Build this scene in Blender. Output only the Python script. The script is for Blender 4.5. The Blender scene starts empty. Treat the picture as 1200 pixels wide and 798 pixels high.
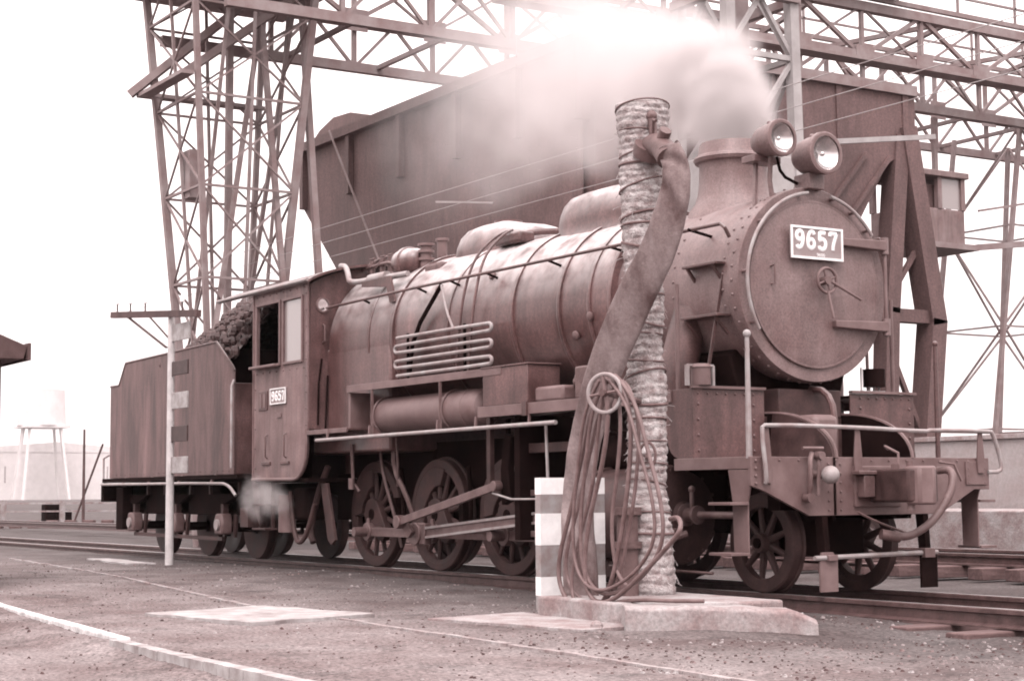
import bpy, bmesh, math, random
from mathutils import Vector, Matrix
random.seed(7)
R = math.radians
pi = math.pi
scene = bpy.context.scene
col = scene.collection

# ------------------------------------------------------------------ camera
yaw, pitch, roll = 0.5614, 0.0886, -0.0078
F = Vector((-math.cos(yaw) * math.cos(pitch), math.sin(yaw) * math.cos(pitch), math.sin(pitch)))
rt = F.cross(Vector((0, 0, 1))).normalized()
up = rt.cross(F)
r2 = rt * math.cos(roll) + up * math.sin(roll)
u2 = up * math.cos(roll) - rt * math.sin(roll)
cd = bpy.data.cameras.new('camera')
cam = bpy.data.objects.new('camera', cd)
col.objects.link(cam)
cam.matrix_world = Matrix(((r2.x, u2.x, -F.x, 18.4547), (r2.y, u2.y, -F.y, -10.25), (r2.z, u2.z, -F.z, 0.8487), (0, 0, 0, 1)))
cd.sensor_fit = 'HORIZONTAL'
cd.sensor_width = 36
cd.lens = 2025.64 / 1200 * 36
cd.clip_end = 3000
scene.camera = cam

# ------------------------------------------------------------------ sky, sun, exposure
SUN_EL, SUN_AZ = R(52), R(-38)          # azimuth of the sun seen from the origin, from +x towards +y
w = bpy.data.worlds.new('World')
scene.world = w
w.use_nodes = True
nt = w.node_tree
bg = nt.nodes['Background']
sky = nt.nodes.new('ShaderNodeTexSky')
sky.sky_type = 'NISHITA'
sky.sun_disc = False
sky.sun_elevation = SUN_EL
sky.sun_rotation = R(90) - SUN_AZ
sky.dust_density = 4
sky.air_density = 1.2
bw = nt.nodes.new('ShaderNodeRGBToBW')
nt.links.new(sky.outputs[0], bw.inputs[0])
mx = nt.nodes.new('ShaderNodeMix')       # overcast: the clear sky's gradient is mostly levelled out
mx.data_type = 'FLOAT'
mx.inputs[0].default_value = 0.85
tcw = nt.nodes.new('ShaderNodeTexCoord')   # overcast luminance law: the zenith three times as bright as the horizon
sxw = nt.nodes.new('ShaderNodeSeparateXYZ')
nt.links.new(tcw.outputs['Generated'], sxw.inputs[0])
mrw = nt.nodes.new('ShaderNodeMapRange')
mrw.inputs[1].default_value = 0
mrw.inputs[2].default_value = 1
mrw.inputs[3].default_value = 9.0
mrw.inputs[4].default_value = 27.0
nt.links.new(sxw.outputs[2], mrw.inputs[0])
nt.links.new(mrw.outputs[0], mx.inputs[3])
nt.links.new(bw.outputs[0], mx.inputs[2])
tint = nt.nodes.new('ShaderNodeVectorMath')
tint.operation = 'SCALE'
tint.inputs[0].default_value = (1.0, 0.905, 0.895)
nt.links.new(mx.outputs[0], tint.inputs['Scale'])
nt.links.new(tint.outputs[0], bg.inputs[0])
bg.inputs[1].default_value = 0.10
sl = bpy.data.lights.new('sun', 'SUN')
sl.energy = 1.5
sl.angle = R(25)
sl.color = (1.0, 0.91, 0.91)
sun = bpy.data.objects.new('sun', sl)
col.objects.link(sun)
sd = Vector((math.cos(SUN_EL) * math.cos(SUN_AZ), math.cos(SUN_EL) * math.sin(SUN_AZ), math.sin(SUN_EL)))
sun.rotation_euler = sd.to_track_quat('Z', 'Y').to_euler()
vs = scene.view_settings
vs.view_transform = 'Standard'
vs.look = 'None'
vs.gamma = 1
vs.exposure = 0.80
scene.cycles.volume_bounces = 3
scene.cycles.max_bounces = 8
scene.cycles.diffuse_bounces = 2
scene.cycles.glossy_bounces = 3
scene.cycles.transmission_bounces = 6
scene.cycles.volume_step_rate = 1.0
scene.cycles.volume_max_steps = 256
scene.cycles.use_denoising = True
scene.cycles.filter_width = 1.9

# ------------------------------------------------------------------ materials
def nd(t, k, **kw):
    n = t.nodes.new(k)
    for a, b in kw.items():
        setattr(n, a, b)
    return n

def g(v, warm=1.0):
    k = warm * (.04 + .50 * max(0, 1 - v / .25))      # film stock: the darker the grey, the redder
    return (v * (1 + k), v * (1 - .48 * k), v * (1 - .53 * k), 1)

def mat(name, v, v2=None, scale=3.0, rough=.6, rough2=None, metal=0.0, bump=.0, bscale=30, streak=None, dust=0.0, dust_toplight_v=.3, spec=.5, detail=6, warm=1.0, fine=0.0, dust_toplight_z=(.35, 1.0), runs=0.0):
    """v..v2: the two greys that large noise mixes; streak: vertical runs; dust: pale dirt on upward faces, on the boiler also painted top light; fine: small speckle"""
    m = bpy.data.materials.new(name)
    m.use_nodes = True
    t = m.node_tree
    b = t.nodes['Principled BSDF']
    co = nd(t, 'ShaderNodeTexCoord')
    src = co.outputs['Object']
    if streak:
        mp = nd(t, 'ShaderNodeMapping')
        mp.inputs['Scale'].default_value = streak
        t.links.new(src, mp.inputs[0])
        nsrc = mp.outputs[0]
    else:
        nsrc = src
    n1 = nd(t, 'ShaderNodeTexNoise')
    n1.inputs['Scale'].default_value = scale
    n1.inputs['Detail'].default_value = detail
    n1.inputs['Roughness'].default_value = .62
    t.links.new(nsrc, n1.inputs['Vector'])
    rp = nd(t, 'ShaderNodeValToRGB')
    rp.color_ramp.elements[0].position = .34
    rp.color_ramp.elements[1].position = .68
    rp.color_ramp.elements[0].color = g(v, warm)
    rp.color_ramp.elements[1].color = g(v if v2 is None else v2, warm)
    t.links.new(n1.outputs[0], rp.inputs[0])
    out = rp.outputs[0]
    if fine:
        n3 = nd(t, 'ShaderNodeTexNoise')
        n3.inputs['Scale'].default_value = bscale * 2.2
        n3.inputs['Detail'].default_value = 4
        n3.inputs['Roughness'].default_value = .75
        t.links.new(src, n3.inputs['Vector'])
        r3 = nd(t, 'ShaderNodeMapRange')
        r3.inputs[1].default_value = .36
        r3.inputs[2].default_value = .64
        r3.inputs[3].default_value = 1 - fine
        r3.inputs[4].default_value = 1 + fine
        t.links.new(n3.outputs[0], r3.inputs[0])
        vm = nd(t, 'ShaderNodeVectorMath', operation='SCALE')
        t.links.new(out, vm.inputs[0])
        t.links.new(r3.outputs[0], vm.inputs['Scale'])
        out = vm.outputs[0]
    if runs:
        mpr = nd(t, 'ShaderNodeMapping')
        mpr.inputs['Scale'].default_value = (3.2, 3.2, .55)
        t.links.new(src, mpr.inputs[0])
        n4 = nd(t, 'ShaderNodeTexNoise')
        n4.inputs['Scale'].default_value = 1.6
        n4.inputs['Detail'].default_value = 3.5
        n4.inputs['Roughness'].default_value = .7
        n4.inputs['Distortion'].default_value = .6
        t.links.new(mpr.outputs[0], n4.inputs['Vector'])
        r4 = nd(t, 'ShaderNodeMapRange')
        r4.inputs[1].default_value = .34
        r4.inputs[2].default_value = .68
        r4.inputs[3].default_value = 1 - runs
        r4.inputs[4].default_value = 1 + runs * 1.1
        t.links.new(n4.outputs[0], r4.inputs[0])
        v4 = nd(t, 'ShaderNodeVectorMath', operation='SCALE')
        t.links.new(out, v4.inputs[0])
        t.links.new(r4.outputs[0], v4.inputs['Scale'])
        out = v4.outputs[0]
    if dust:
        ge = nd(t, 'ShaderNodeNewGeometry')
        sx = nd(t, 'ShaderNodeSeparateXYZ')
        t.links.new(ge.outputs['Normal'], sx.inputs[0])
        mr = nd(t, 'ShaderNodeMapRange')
        mr.inputs[1].default_value = dust_toplight_z[0]
        mr.inputs[2].default_value = dust_toplight_z[1]
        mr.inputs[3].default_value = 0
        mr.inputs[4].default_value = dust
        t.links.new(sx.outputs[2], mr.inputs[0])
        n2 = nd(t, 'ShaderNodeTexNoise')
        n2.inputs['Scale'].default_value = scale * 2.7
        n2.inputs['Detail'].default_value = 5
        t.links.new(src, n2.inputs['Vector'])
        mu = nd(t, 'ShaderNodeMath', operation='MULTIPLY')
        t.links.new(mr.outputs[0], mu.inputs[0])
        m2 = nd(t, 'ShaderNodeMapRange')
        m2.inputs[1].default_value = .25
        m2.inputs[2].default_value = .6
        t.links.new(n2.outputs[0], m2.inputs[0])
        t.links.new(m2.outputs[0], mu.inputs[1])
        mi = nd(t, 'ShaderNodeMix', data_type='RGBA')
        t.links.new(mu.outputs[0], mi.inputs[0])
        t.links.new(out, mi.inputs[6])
        mi.inputs[7].default_value = g(dust_toplight_v, warm)
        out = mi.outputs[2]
    t.links.new(out, b.inputs['Base Color'])
    rr = nd(t, 'ShaderNodeMapRange')
    rr.inputs[1].default_value = .3
    rr.inputs[2].default_value = .7
    rr.inputs[3].default_value = rough
    rr.inputs[4].default_value = rough if rough2 is None else rough2
    t.links.new(n1.outputs[0], rr.inputs[0])
    t.links.new(rr.outputs[0], b.inputs['Roughness'])
    b.inputs['Metallic'].default_value = metal
    b.inputs['Specular IOR Level'].default_value = spec
    if bump:
        nb = nd(t, 'ShaderNodeTexNoise')
        nb.inputs['Scale'].default_value = bscale
        nb.inputs['Detail'].default_value = 5
        t.links.new(src, nb.inputs['Vector'])
        bp = nd(t, 'ShaderNodeBump')
        bp.inputs['Strength'].default_value = bump
        bp.inputs['Distance'].default_value = .02
        t.links.new(nb.outputs[0], bp.inputs['Height'])
        t.links.new(bp.outputs[0], b.inputs['Normal'])
    return m

M = {
 'loco':    mat('black_loco_paint', .034, .078, warm=1.15, scale=2.2, rough=.38, rough2=.6, bump=.10, bscale=26, dust=.55, dust_toplight_v=.26, fine=.28, runs=.30),
 'cab':     mat('cab_side_paint', .080, .148, warm=1.1, scale=2.4, rough=.5, rough2=.7, bump=.12, bscale=24, dust=.3, fine=.24, runs=.30),
 'boiler':  mat('boiler_cladding_paint', .042, .088, warm=1.15, scale=1.7, rough=.28, rough2=.46, bump=.05, bscale=14, dust=.95, dust_toplight_v=.52, fine=.26, streak=(1.3, 1, .8), dust_toplight_z=(.12, .85), runs=.24),  # bright highlight along the boiler top is painted into the upward faces
 'door':    mat('smokebox_paint', .088, .145, scale=2.6, rough=.42, rough2=.6, bump=.10, bscale=24, dust=.3, fine=.24, runs=.14),
 'tender':  mat('tender_side_paint', .042, .108, warm=1.1, scale=1.6, rough=.5, rough2=.65, bump=.12, bscale=20, streak=(1.5, 1.5, .22), dust=.4, fine=.26, runs=.36),
 'dark':    mat('sooty_underframe', .004, .010, scale=4, rough=.8, rough2=.9, bump=.15, bscale=30, spec=.04),
 'wheel':   mat('wheel_paint', .019, .052, scale=5, rough=.5, rough2=.75, bump=.12, bscale=28, fine=.15, spec=.3),
 'rod':     mat('worn_rod_steel', .065, .14, scale=7, rough=.38, rough2=.6, metal=.35, bump=.08, bscale=40),
 'pipe':    mat('pale_pipe_paint', .17, .29, scale=6, rough=.42, rough2=.6, bump=.06, bscale=30),
 'trim':    mat('edge_trim_paint', .070, .125, scale=4, rough=.5, rough2=.65, bump=.08, bscale=30),
 'white':   mat('white_paint', .62, .82, scale=5, rough=.6, bump=.1, bscale=40, warm=.4),
 'offwhite':mat('faded_white_paint', .17, .36, scale=5, rough=.7, bump=.15, bscale=30, warm=.6),
 'grey':    mat('grey_stripe_paint', .17, .27, scale=8, rough=.75, bump=.2, bscale=30),
 'plate':   mat('number_plate_ground', .17, .22, scale=9, rough=.5),
 'black':   mat('black_marker_paint', .02, .035, scale=8, rough=.6),
 'coal':    mat('coal', .022, .05, scale=6, rough=.5, rough2=.8, bump=.5, bscale=20),
 'straw':   mat('straw_rope', .17, .44, scale=14, rough=.9, bump=.9, bscale=55, fine=.25),
 'twine':   mat('dark_binding_rope', .07, .13, scale=10, rough=.9, bump=.5, bscale=60),
 'canvas':  mat('wet_canvas', .045, .19, scale=3.2, rough=.8, bump=.35, bscale=30, fine=.14, streak=(1, 1, .55)),
 'rubber':  mat('rubber_hose', .06, .12, scale=9, rough=.55, bump=.15, bscale=40),
 'iron':    mat('cast_iron', .05, .09, scale=9, rough=.6, bump=.3, bscale=40),
 'concrete':mat('concrete', .15, .30, scale=4, rough=.85, bump=.5, bscale=18, fine=.2),
 'rail':    mat('rail_rust', .03, .07, scale=9, rough=.55, bump=.3, bscale=40),
 'railtop': mat('rail_running_surface', .36, .5, scale=5, rough=.28, metal=.8),
 'sleeper': mat('weathered_sleeper', .045, .10, scale=5, rough=.9, bump=.6, bscale=16, streak=(4, .6, 4)),
 'lattice': mat('gantry_steel_paint', .12, .21, scale=2, rough=.6, rough2=.8, bump=.1),
 'hopper':  mat('hopper_steel_plate', .042, .085, warm=1.0, scale=.55, rough=.6, rough2=.8, bump=.12, bscale=9, streak=(1, 1, .7), fine=.22, runs=.14),
 'mast':    mat('pale_mast_paint', .24, .34, scale=2, rough=.7),
 'wood':    mat('dark_board', .03, .06, scale=4, rough=.8, bump=.3, bscale=20),
 'pole':    mat('pole_whitewash', .36, .52, scale=6, rough=.75, bump=.2, bscale=30),
 'wire':    mat('wire', .20, .28, scale=3, rough=.5),
 'cabin':   mat('cabin_sheet', .10, .16, scale=2, rough=.7, runs=.2),
 'kerbwhite':mat('worn_kerb_paint', .30, .62, scale=7, rough=.8, bump=.3, bscale=30, warm=.6, fine=.2),
 'faint':   mat('haze_paled_concrete', .47, .55, scale=.2, rough=.9),  # haze fade of the far tower and sheds painted into this pale tone
 'wall':    mat('yard_wall', .20, .30, scale=1.2, rough=.9, bump=.3, bscale=8, fine=.1),
}
def glassy(name, v, rough, metal=0):
    m = bpy.data.materials.new(name)
    m.use_nodes = True
    b = m.node_tree.nodes['Principled BSDF']
    b.inputs['Base Color'].default_value = g(v)
    b.inputs['Roughness'].default_value = rough
    b.inputs['Metallic'].default_value = metal
    b.inputs['Coat Weight'].default_value = 1
    b.inputs['Coat Roughness'].default_value = .03
    return m
M['glass'] = glassy('dusty_window_glass', .22, .35)
M['lens'] = glassy('silvered_reflector', .62, .22, .85)
M['mirror'] = glassy('bright_glass', .8, .08, .9)

# ------------------------------------------------------------------ mesh helpers
class MB:
    def __init__(s):
        s.v = []
        s.f = []
    def add(s, v, f):
        n = len(s.v)
        s.v += [tuple(p) for p in v]
        s.f += [tuple(i + n for i in q) for q in f]
        return s
    def box(s, x0, x1, y0, y1, z0, z1):
        v = [(x, y, z) for x in (x0, x1) for y in (y0, y1) for z in (z0, z1)]
        return s.add(v, [(0, 1, 3, 2), (4, 6, 7, 5), (0, 4, 5, 1), (2, 3, 7, 6), (0, 2, 6, 4), (1, 5, 7, 3)])
    def frame(s, d):
        d = Vector(d).normalized()
        a = Vector((0, 0, 1)) if abs(d.z) < .9 else Vector((1, 0, 0))
        u = d.cross(a).normalized()
        return d, u, d.cross(u)
    def bar(s, p, q, w, h=None):
        p, q = Vector(p), Vector(q)
        d, u, k = s.frame(q - p)
        h = h or w
        c = [(u * a * w / 2 + k * b * h / 2) for a, b in ((-1, -1), (1, -1), (1, 1), (-1, 1))]
        return s.add([p + e for e in c] + [q + e for e in c], [(0, 3, 2, 1), (4, 5, 6, 7), (0, 1, 5, 4), (1, 2, 6, 5), (2, 3, 7, 6), (3, 0, 4, 7)])
    def lathe(s, o, d, prof, n=24, a0=0, a1=2 * pi, cap=True):
        o = Vector(o)
        d, u, k = s.frame(d)
        full = abs(a1 - a0 - 2 * pi) < 1e-6
        m = n if full else n + 1
        v = []
        for t, r in prof:
            for i in range(m):
                a = a0 + (a1 - a0) * i / n
                v.append(o + d * t + u * (r * math.cos(a)) + k * (r * math.sin(a)))
        f = []
        for j in range(len(prof) - 1):
            for i in range(n if full else m - 1):
                i2 = (i + 1) % m
                f.append((j * m + i, j * m + i2, (j + 1) * m + i2, (j + 1) * m + i))
        if full and cap and prof[0] != prof[-1]:
            if prof[0][1] > 1e-6:
                f.append(tuple(range(m))[::-1])
            if prof[-1][1] > 1e-6:
                f.append(tuple((len(prof) - 1) * m + i for i in range(m)))
        return s.add(v, f)
    def cyl(s, p, q, r, r2=None, n=16):
        p, q = Vector(p), Vector(q)
        return s.lathe(p, q - p, [(0, r), ((q - p).length, r if r2 is None else r2)], n)
    def tube(s, pts, r, n=8, closed=False, smooth=0):
        pts = [Vector(p) for p in pts]
        for _ in range(smooth):
            q = []
            L = len(pts)
            for i in range(L if closed else L - 1):
                a, b = pts[i], pts[(i + 1) % L]
                q += [a * .75 + b * .25, a * .25 + b * .75]
            if not closed:
                q[0], q[-1] = pts[0], pts[-1]
            pts = q
        L = len(pts)
        T = []
        for i in range(L):
            a = pts[(i - 1) % L] if (closed or i > 0) else pts[i]
            b = pts[(i + 1) % L] if (closed or i < L - 1) else pts[i]
            T.append((b - a).normalized())
        _, u, k = s.frame(T[0])
        v = []
        for i in range(L):
            u = (u - T[i] * u.dot(T[i])).normalized()
            k = T[i].cross(u)
            rr = r[i * (len(r) - 1) // max(1, L - 1)] if isinstance(r, (list, tuple)) else r
            for j in range(n):
                a = 2 * pi * j / n
                v.append(pts[i] + u * (rr * math.cos(a)) + k * (rr * math.sin(a)))
        f = []
        for i in range(L if closed else L - 1):
            i2 = (i + 1) % L
            for j in range(n):
                j2 = (j + 1) % n
                f.append((i * n + j, i * n + j2, i2 * n + j2, i2 * n + j))
        if not closed:
            f += [tuple(range(n))[::-1], tuple((L - 1) * n + j for j in range(n))]
        return s.add(v, f)
    def prism(s, poly, axis, a, b):
        """poly in the plane across axis ('x': (y,z), 'y': (x,z), 'z': (x,y)), extruded from a to b"""
        def P(p, t):
            return {'x': (t, p[0], p[1]), 'y': (p[0], t, p[1]), 'z': (p[0], p[1], t)}[axis]
        n = len(poly)
        v = [P(p, a) for p in poly] + [P(p, b) for p in poly]
        return s.add(v, [tuple(range(n))[::-1], tuple(range(n, 2 * n))] + [(i, (i + 1) % n, n + (i + 1) % n, n + i) for i in range(n)])
    def ball(s, c, r, n=10, m=6, sx=1, sy=1, sz=1):
        c = Vector(c)
        v = [c + Vector((0, 0, r * sz))]
        for j in range(1, m):
            b = pi * j / m
            for i in range(n):
                a = 2 * pi * i / n
                v.append(c + Vector((r * sx * math.sin(b) * math.cos(a), r * sy * math.sin(b) * math.sin(a), r * sz * math.cos(b))))
        v.append(c - Vector((0, 0, r * sz)))
        f = [(0, 1 + i, 1 + (i + 1) % n) for i in range(n)]
        for j in range(m - 2):
            for i in range(n):
                a, b = 1 + j * n + i, 1 + j * n + (i + 1) % n
                f.append((a, a + n, b + n, b))
        e = len(v) - 1
        f += [(e, 1 + (m - 2) * n + (i + 1) % n, 1 + (m - 2) * n + i) for i in range(n)]
        return s.add(v, f)
    def build(s, name, m, parent=None, bevel=0.0, smooth=True, off=None, ang=38):
        o = wo(parent)
        if off is not None:
            o = o + Vector(off)
        me = bpy.data.meshes.new(name)
        me.from_pydata([tuple(Vector(p) - o) for p in s.v], [], s.f)
        bm = bmesh.new()
        bm.from_mesh(me)
        bmesh.ops.recalc_face_normals(bm, faces=bm.faces)
        bm.to_mesh(me)
        bm.free()
        me.materials.append(M[m] if isinstance(m, str) else m)
        if smooth:
            me.shade_smooth()
            me.set_sharp_from_angle(angle=R(ang))
        ob = bpy.data.objects.new(name, me)
        col.objects.link(ob)
        ob.parent = parent
        if off is not None:
            ob.location = off
        if bevel:
            md = ob.modifiers.new('bevel', 'BEVEL')
            md.width = bevel
            md.segments = 2
            md.limit_method = 'ANGLE'
            md.angle_limit = R(40)
        return ob

def wo(p):
    v = Vector((0, 0, 0))
    while p is not None:
        v = v + p.location
        p = p.parent
    return v
def thing(name, label, cat, loc=(0, 0, 0), group=None):
    o = bpy.data.objects.new(name, None)
    o.empty_display_size = .3
    col.objects.link(o)
    o.location = loc
    return tag(o, label, cat, group)
def tag(o, label, cat, group=None):
    o['label'] = label
    o['category'] = cat
    if group:
        o['group'] = group
    return o
def struct(o):
    o['kind'] = 'structure'
    return o
def stuff(o):
    o['kind'] = 'stuff'
    return o
def clone(o, name, parent, loc=None, rot=None, scale=None):
    c = o.copy()
    c.name = name
    col.objects.link(c)
    c.parent = parent
    if loc is not None:
        c.location = loc
    if rot is not None:
        c.rotation_euler = rot
    if scale is not None:
        c.scale = scale
    return c
def arc(c, r, a0, a1, n, plane='yz', t=0):
    out = []
    for i in range(n + 1):
        a = a0 + (a1 - a0) * i / n
        p, q = c[0] + r * math.cos(a), c[1] + r * math.sin(a)
        out.append({'yz': (t, p, q), 'xz': (p, t, q), 'xy': (p, q, t)}[plane])
    return out
def text_mesh(txt, size, depth=.006, offset=0.0, sx=1.0):
    cu = bpy.data.curves.new('lettering', 'FONT')
    cu.body = txt
    cu.size = size
    cu.extrude = depth
    cu.offset = offset
    cu.align_x = 'CENTER'
    cu.align_y = 'CENTER'
    ob = bpy.data.objects.new('lettering', cu)
    col.objects.link(ob)
    bpy.context.view_layer.update()
    dg = bpy.context.evaluated_depsgraph_get()
    me = bpy.data.meshes.new_from_object(ob.evaluated_get(dg))
    bpy.data.objects.remove(ob)
    for v in me.vertices:
        v.co.x *= sx
    return me


# ------------------------------------------------------------------ ground
def sstep(a, b, x):
    t = min(1, max(0, (x - a) / (b - a)))
    return t * t * (3 - 2 * t)
def gh(x, y):
    apron = -.06 - .06 * sstep(-1, 5, x)
    apron += -.05 * sstep(-6.35, -6.6, y)
    apron += (-.185 - apron) * sstep(8.6, 9.6, x) * sstep(-2.9, -2.2, y)
    bed = -.19
    h = apron + (bed - apron) * sstep(-.74, -.60, y)
    return h
def axis_vals(lo, hi, f0, f1, step):
    v = [f0 + step * i for i in range(int((f1 - f0) / step) + 1)]
    d, x = step, v[-1]
    while x < hi:
        d *= 1.35
        x += d
        v.append(x)
    d, x = step, v[0]
    while x > lo:
        d *= 1.35
        x -= d
        v.insert(0, x)
    return v
xs = axis_vals(-1080, 60, -10, 17, .14)
ys = axis_vals(-60, 1080, -8.5, -.3, .10)
def hn(x, y):
    return .006 * math.sin(x * 3.1 + 1.3 * math.sin(y * 2.3)) * math.sin(y * 2.7 + math.sin(x * 1.7)) + .004 * math.sin(x * 9.1 + y * 4.7) * math.sin(y * 8.3 - x * 2.1)
mb = MB()
mb.v = [(x, y, gh(x, y) + hn(x, y) + (random.uniform(-.004, .004) if x > 2 else 0)) for y in ys for x in xs]
nx = len(xs)
mb.f = [(j * nx + i, j * nx + i + 1, (j + 1) * nx + i + 1, (j + 1) * nx + i) for j in range(len(ys) - 1) for i in range(nx - 1)]
gm = mat('yard_dirt', .085, .19, scale=.9, rough=.85, rough2=.95, bump=.9, bscale=16, fine=.55, spec=.2, detail=9, warm=.62)
t = gm.node_tree
pb = t.nodes['Principled BSDF']
src_ = pb.inputs['Base Color'].links[0].from_socket
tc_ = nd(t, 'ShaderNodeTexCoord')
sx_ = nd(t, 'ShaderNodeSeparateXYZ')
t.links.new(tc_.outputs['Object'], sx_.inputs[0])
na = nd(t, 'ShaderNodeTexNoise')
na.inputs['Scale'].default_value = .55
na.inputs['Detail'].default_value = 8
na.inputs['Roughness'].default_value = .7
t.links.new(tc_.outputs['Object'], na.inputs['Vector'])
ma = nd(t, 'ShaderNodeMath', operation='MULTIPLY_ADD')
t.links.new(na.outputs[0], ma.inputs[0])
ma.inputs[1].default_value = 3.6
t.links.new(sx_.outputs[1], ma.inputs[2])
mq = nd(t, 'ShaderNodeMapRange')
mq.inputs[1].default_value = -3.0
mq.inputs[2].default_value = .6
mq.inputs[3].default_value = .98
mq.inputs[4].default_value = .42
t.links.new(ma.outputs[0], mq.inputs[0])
nb_ = nd(t, 'ShaderNodeTexNoise')          # oil spots
nb_.inputs['Scale'].default_value = 1.9
nb_.inputs['Detail'].default_value = 6
nb_.inputs['Roughness'].default_value = .68
t.links.new(tc_.outputs['Object'], nb_.inputs['Vector'])
mo = nd(t, 'ShaderNodeMapRange')
mo.inputs[1].default_value = .33
mo.inputs[2].default_value = .46
mo.inputs[3].default_value = .62
mo.inputs[4].default_value = 1.0
t.links.new(nb_.outputs[0], mo.inputs[0])
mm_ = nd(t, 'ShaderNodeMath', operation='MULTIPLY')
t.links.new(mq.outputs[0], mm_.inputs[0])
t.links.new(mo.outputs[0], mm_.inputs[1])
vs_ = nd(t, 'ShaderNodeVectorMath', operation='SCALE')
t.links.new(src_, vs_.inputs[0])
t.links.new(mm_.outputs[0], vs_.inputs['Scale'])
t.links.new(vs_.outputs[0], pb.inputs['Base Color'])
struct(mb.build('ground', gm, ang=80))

# loose stones and cinders trodden into the yard
def grit(name, count, sizes, m, label):
    gb = MB()
    for i in range(count):
        x = -6 + 19.5 * random.random() ** .8
        y = random.uniform(-8, -.85)
        if i % 4 == 0:
            x, y = random.uniform(8.2, 13.5), random.uniform(-4.6, -.75)
        if 6.8 < x < 9.3 and -3.2 < y < -1.5:
            continue
        r = random.choice(sizes) * random.uniform(.6, 1.3)
        z = gh(x, y) + hn(x, y) + r * .1
        a, e = random.uniform(0, 6.3), random.uniform(.6, 1.0)
        p_ = [(x + r * math.cos(a + k * 1.57) * random.uniform(.7, 1.3), y + r * math.sin(a + k * 1.57) * random.uniform(.7, 1.3), z - r * .3) for k in range(4)]
        q_ = [(x + r * .5 * math.cos(a + .5 + k * 1.57), y + r * .5 * math.sin(a + .5 + k * 1.57), z + r * e * random.uniform(.35, .7)) for k in range(4)]
        gb.add(p_ + q_, [(0, 1, 5, 4), (1, 2, 6, 5), (2, 3, 7, 6), (3, 0, 4, 7), (4, 5, 6, 7)])
    o = stuff(gb.build(name, m, smooth=False))
    return tag(o, label, 'stones')
grit('cinders', 4200, (.005, .006, .008, .010, .014), mat('cinder', .02, .06, scale=.8, rough=.9), 'dark cinders and coal crumbs strewn over the dirt yard')
grit('loose_stones', 3000, (.004, .005, .007, .009, .012, .02), mat('yard_stone', .10, .30, scale=.8, rough=.9), 'small pale stones trodden into the dirt yard')

# ------------------------------------------------------------------ tracks
def track(name, yc, ztop, x0, x1, s0, s1, label):
    root = struct(thing(name, label, 'railway track', (0, yc, ztop)))
    for s in (-1, 1):
        y = yc + s * .5665
        prof = [(-.062, -.14), (.062, -.14), (.062, -.128), (.012, -.112), (.010, -.045), (.033, -.036), (.033, -.008), (.026, -.0015), (-.026, -.0015), (-.033, -.008), (-.033, -.036), (-.010, -.045), (-.012, -.112), (-.062, -.128)]
        rl = MB().prism([(y + a, ztop + b) for a, b in prof], 'x', x0, x1).build('rail', 'rail', root, ang=25)
        MB().box(x0, x1, y - .025, y + .025, ztop - .003, ztop).build('running_surface', 'railtop', rl, smooth=False)
    first = None
    x = s0
    while x < s1:
        if first is None:
            first = MB().box(-.11, .11, -1.05, 1.05, -.28, -.142).build('sleeper', 'sleeper', None, bevel=.012)
            first.parent = root
            first.location = (x, 0, 0)
        else:
            clone(first, 'sleeper', root, (x + random.uniform(-.03, .03), random.uniform(-.03, .03), random.uniform(-.008, .004)), (0, 0, random.uniform(-.02, .02)))
        x += .62
    return root
track('railway_track', 0, 0, -120, 45, -12, 14, 'rails carrying the steam locomotive across the yard')
track('railway_track', 5.7, .12, -120, 45, -11, 12, 'raised empty track behind the locomotive, in front of the low wall')

# platform and wall beyond the second track
p = MB().box(-6.5, 14, 7.6, 9.98, -.24, .58).build('loading_platform', 'concrete', bevel=.02)
tag(p, 'low concrete platform along the far side of the raised track', 'platform')
wl = thing('yard_wall', 'low pale wall standing on the platform behind the locomotive front', 'wall', (0, 10, .58))
MB().box(-6.5, 14, 10, 10.25, -.2, 1.62).build('wall_body', 'wall', wl, bevel=.01)
MB().box(-6.55, 14.05, 9.95, 10.3, 1.623, 1.70).build('coping', 'concrete', wl, bevel=.01)

# ------------------------------------------------------------------ kerbs, slabs, plinth
def quad_slab(name, poly, z0, z1, m, label, cat, bev=.008, group=None):
    o = MB().prism(poly, 'z', z0, z1).build(name, m, bevel=bev, smooth=False)
    return tag(o, label, cat, group)
kerb = thing('painted_kerb', 'white painted kerb edge curving past the yard corner', 'kerb', (6, -6.2, -.12))
kp = [(-4.2, -5.1), (-.6, -5.52), (2.91, -5.87), (5.2, -6.08), (7.22, -6.25)]
for i in range(len(kp) - 1):
    a, b = Vector((*kp[i], 0)), Vector((*kp[i + 1], 0))
    d = (b - a).normalized()
    n = Vector((-d.y, d.x, 0))
    a, b = a + d * .008, b - d * .008
    pts = [a + n * .05, a - n * .03, b - n * .035, b + n * .045]
    MB().prism([(q.x, q.y) for q in pts], 'z', -.25, -.085 + .004 * (i % 2)).build('kerb_stone', 'kerbwhite', kerb, bevel=.012, smooth=False)
kp = [(7.3, -6.34), (8.5, -6.40), (9.7, -6.43), (11.2, -6.45), (12.8, -6.48)]
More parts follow.
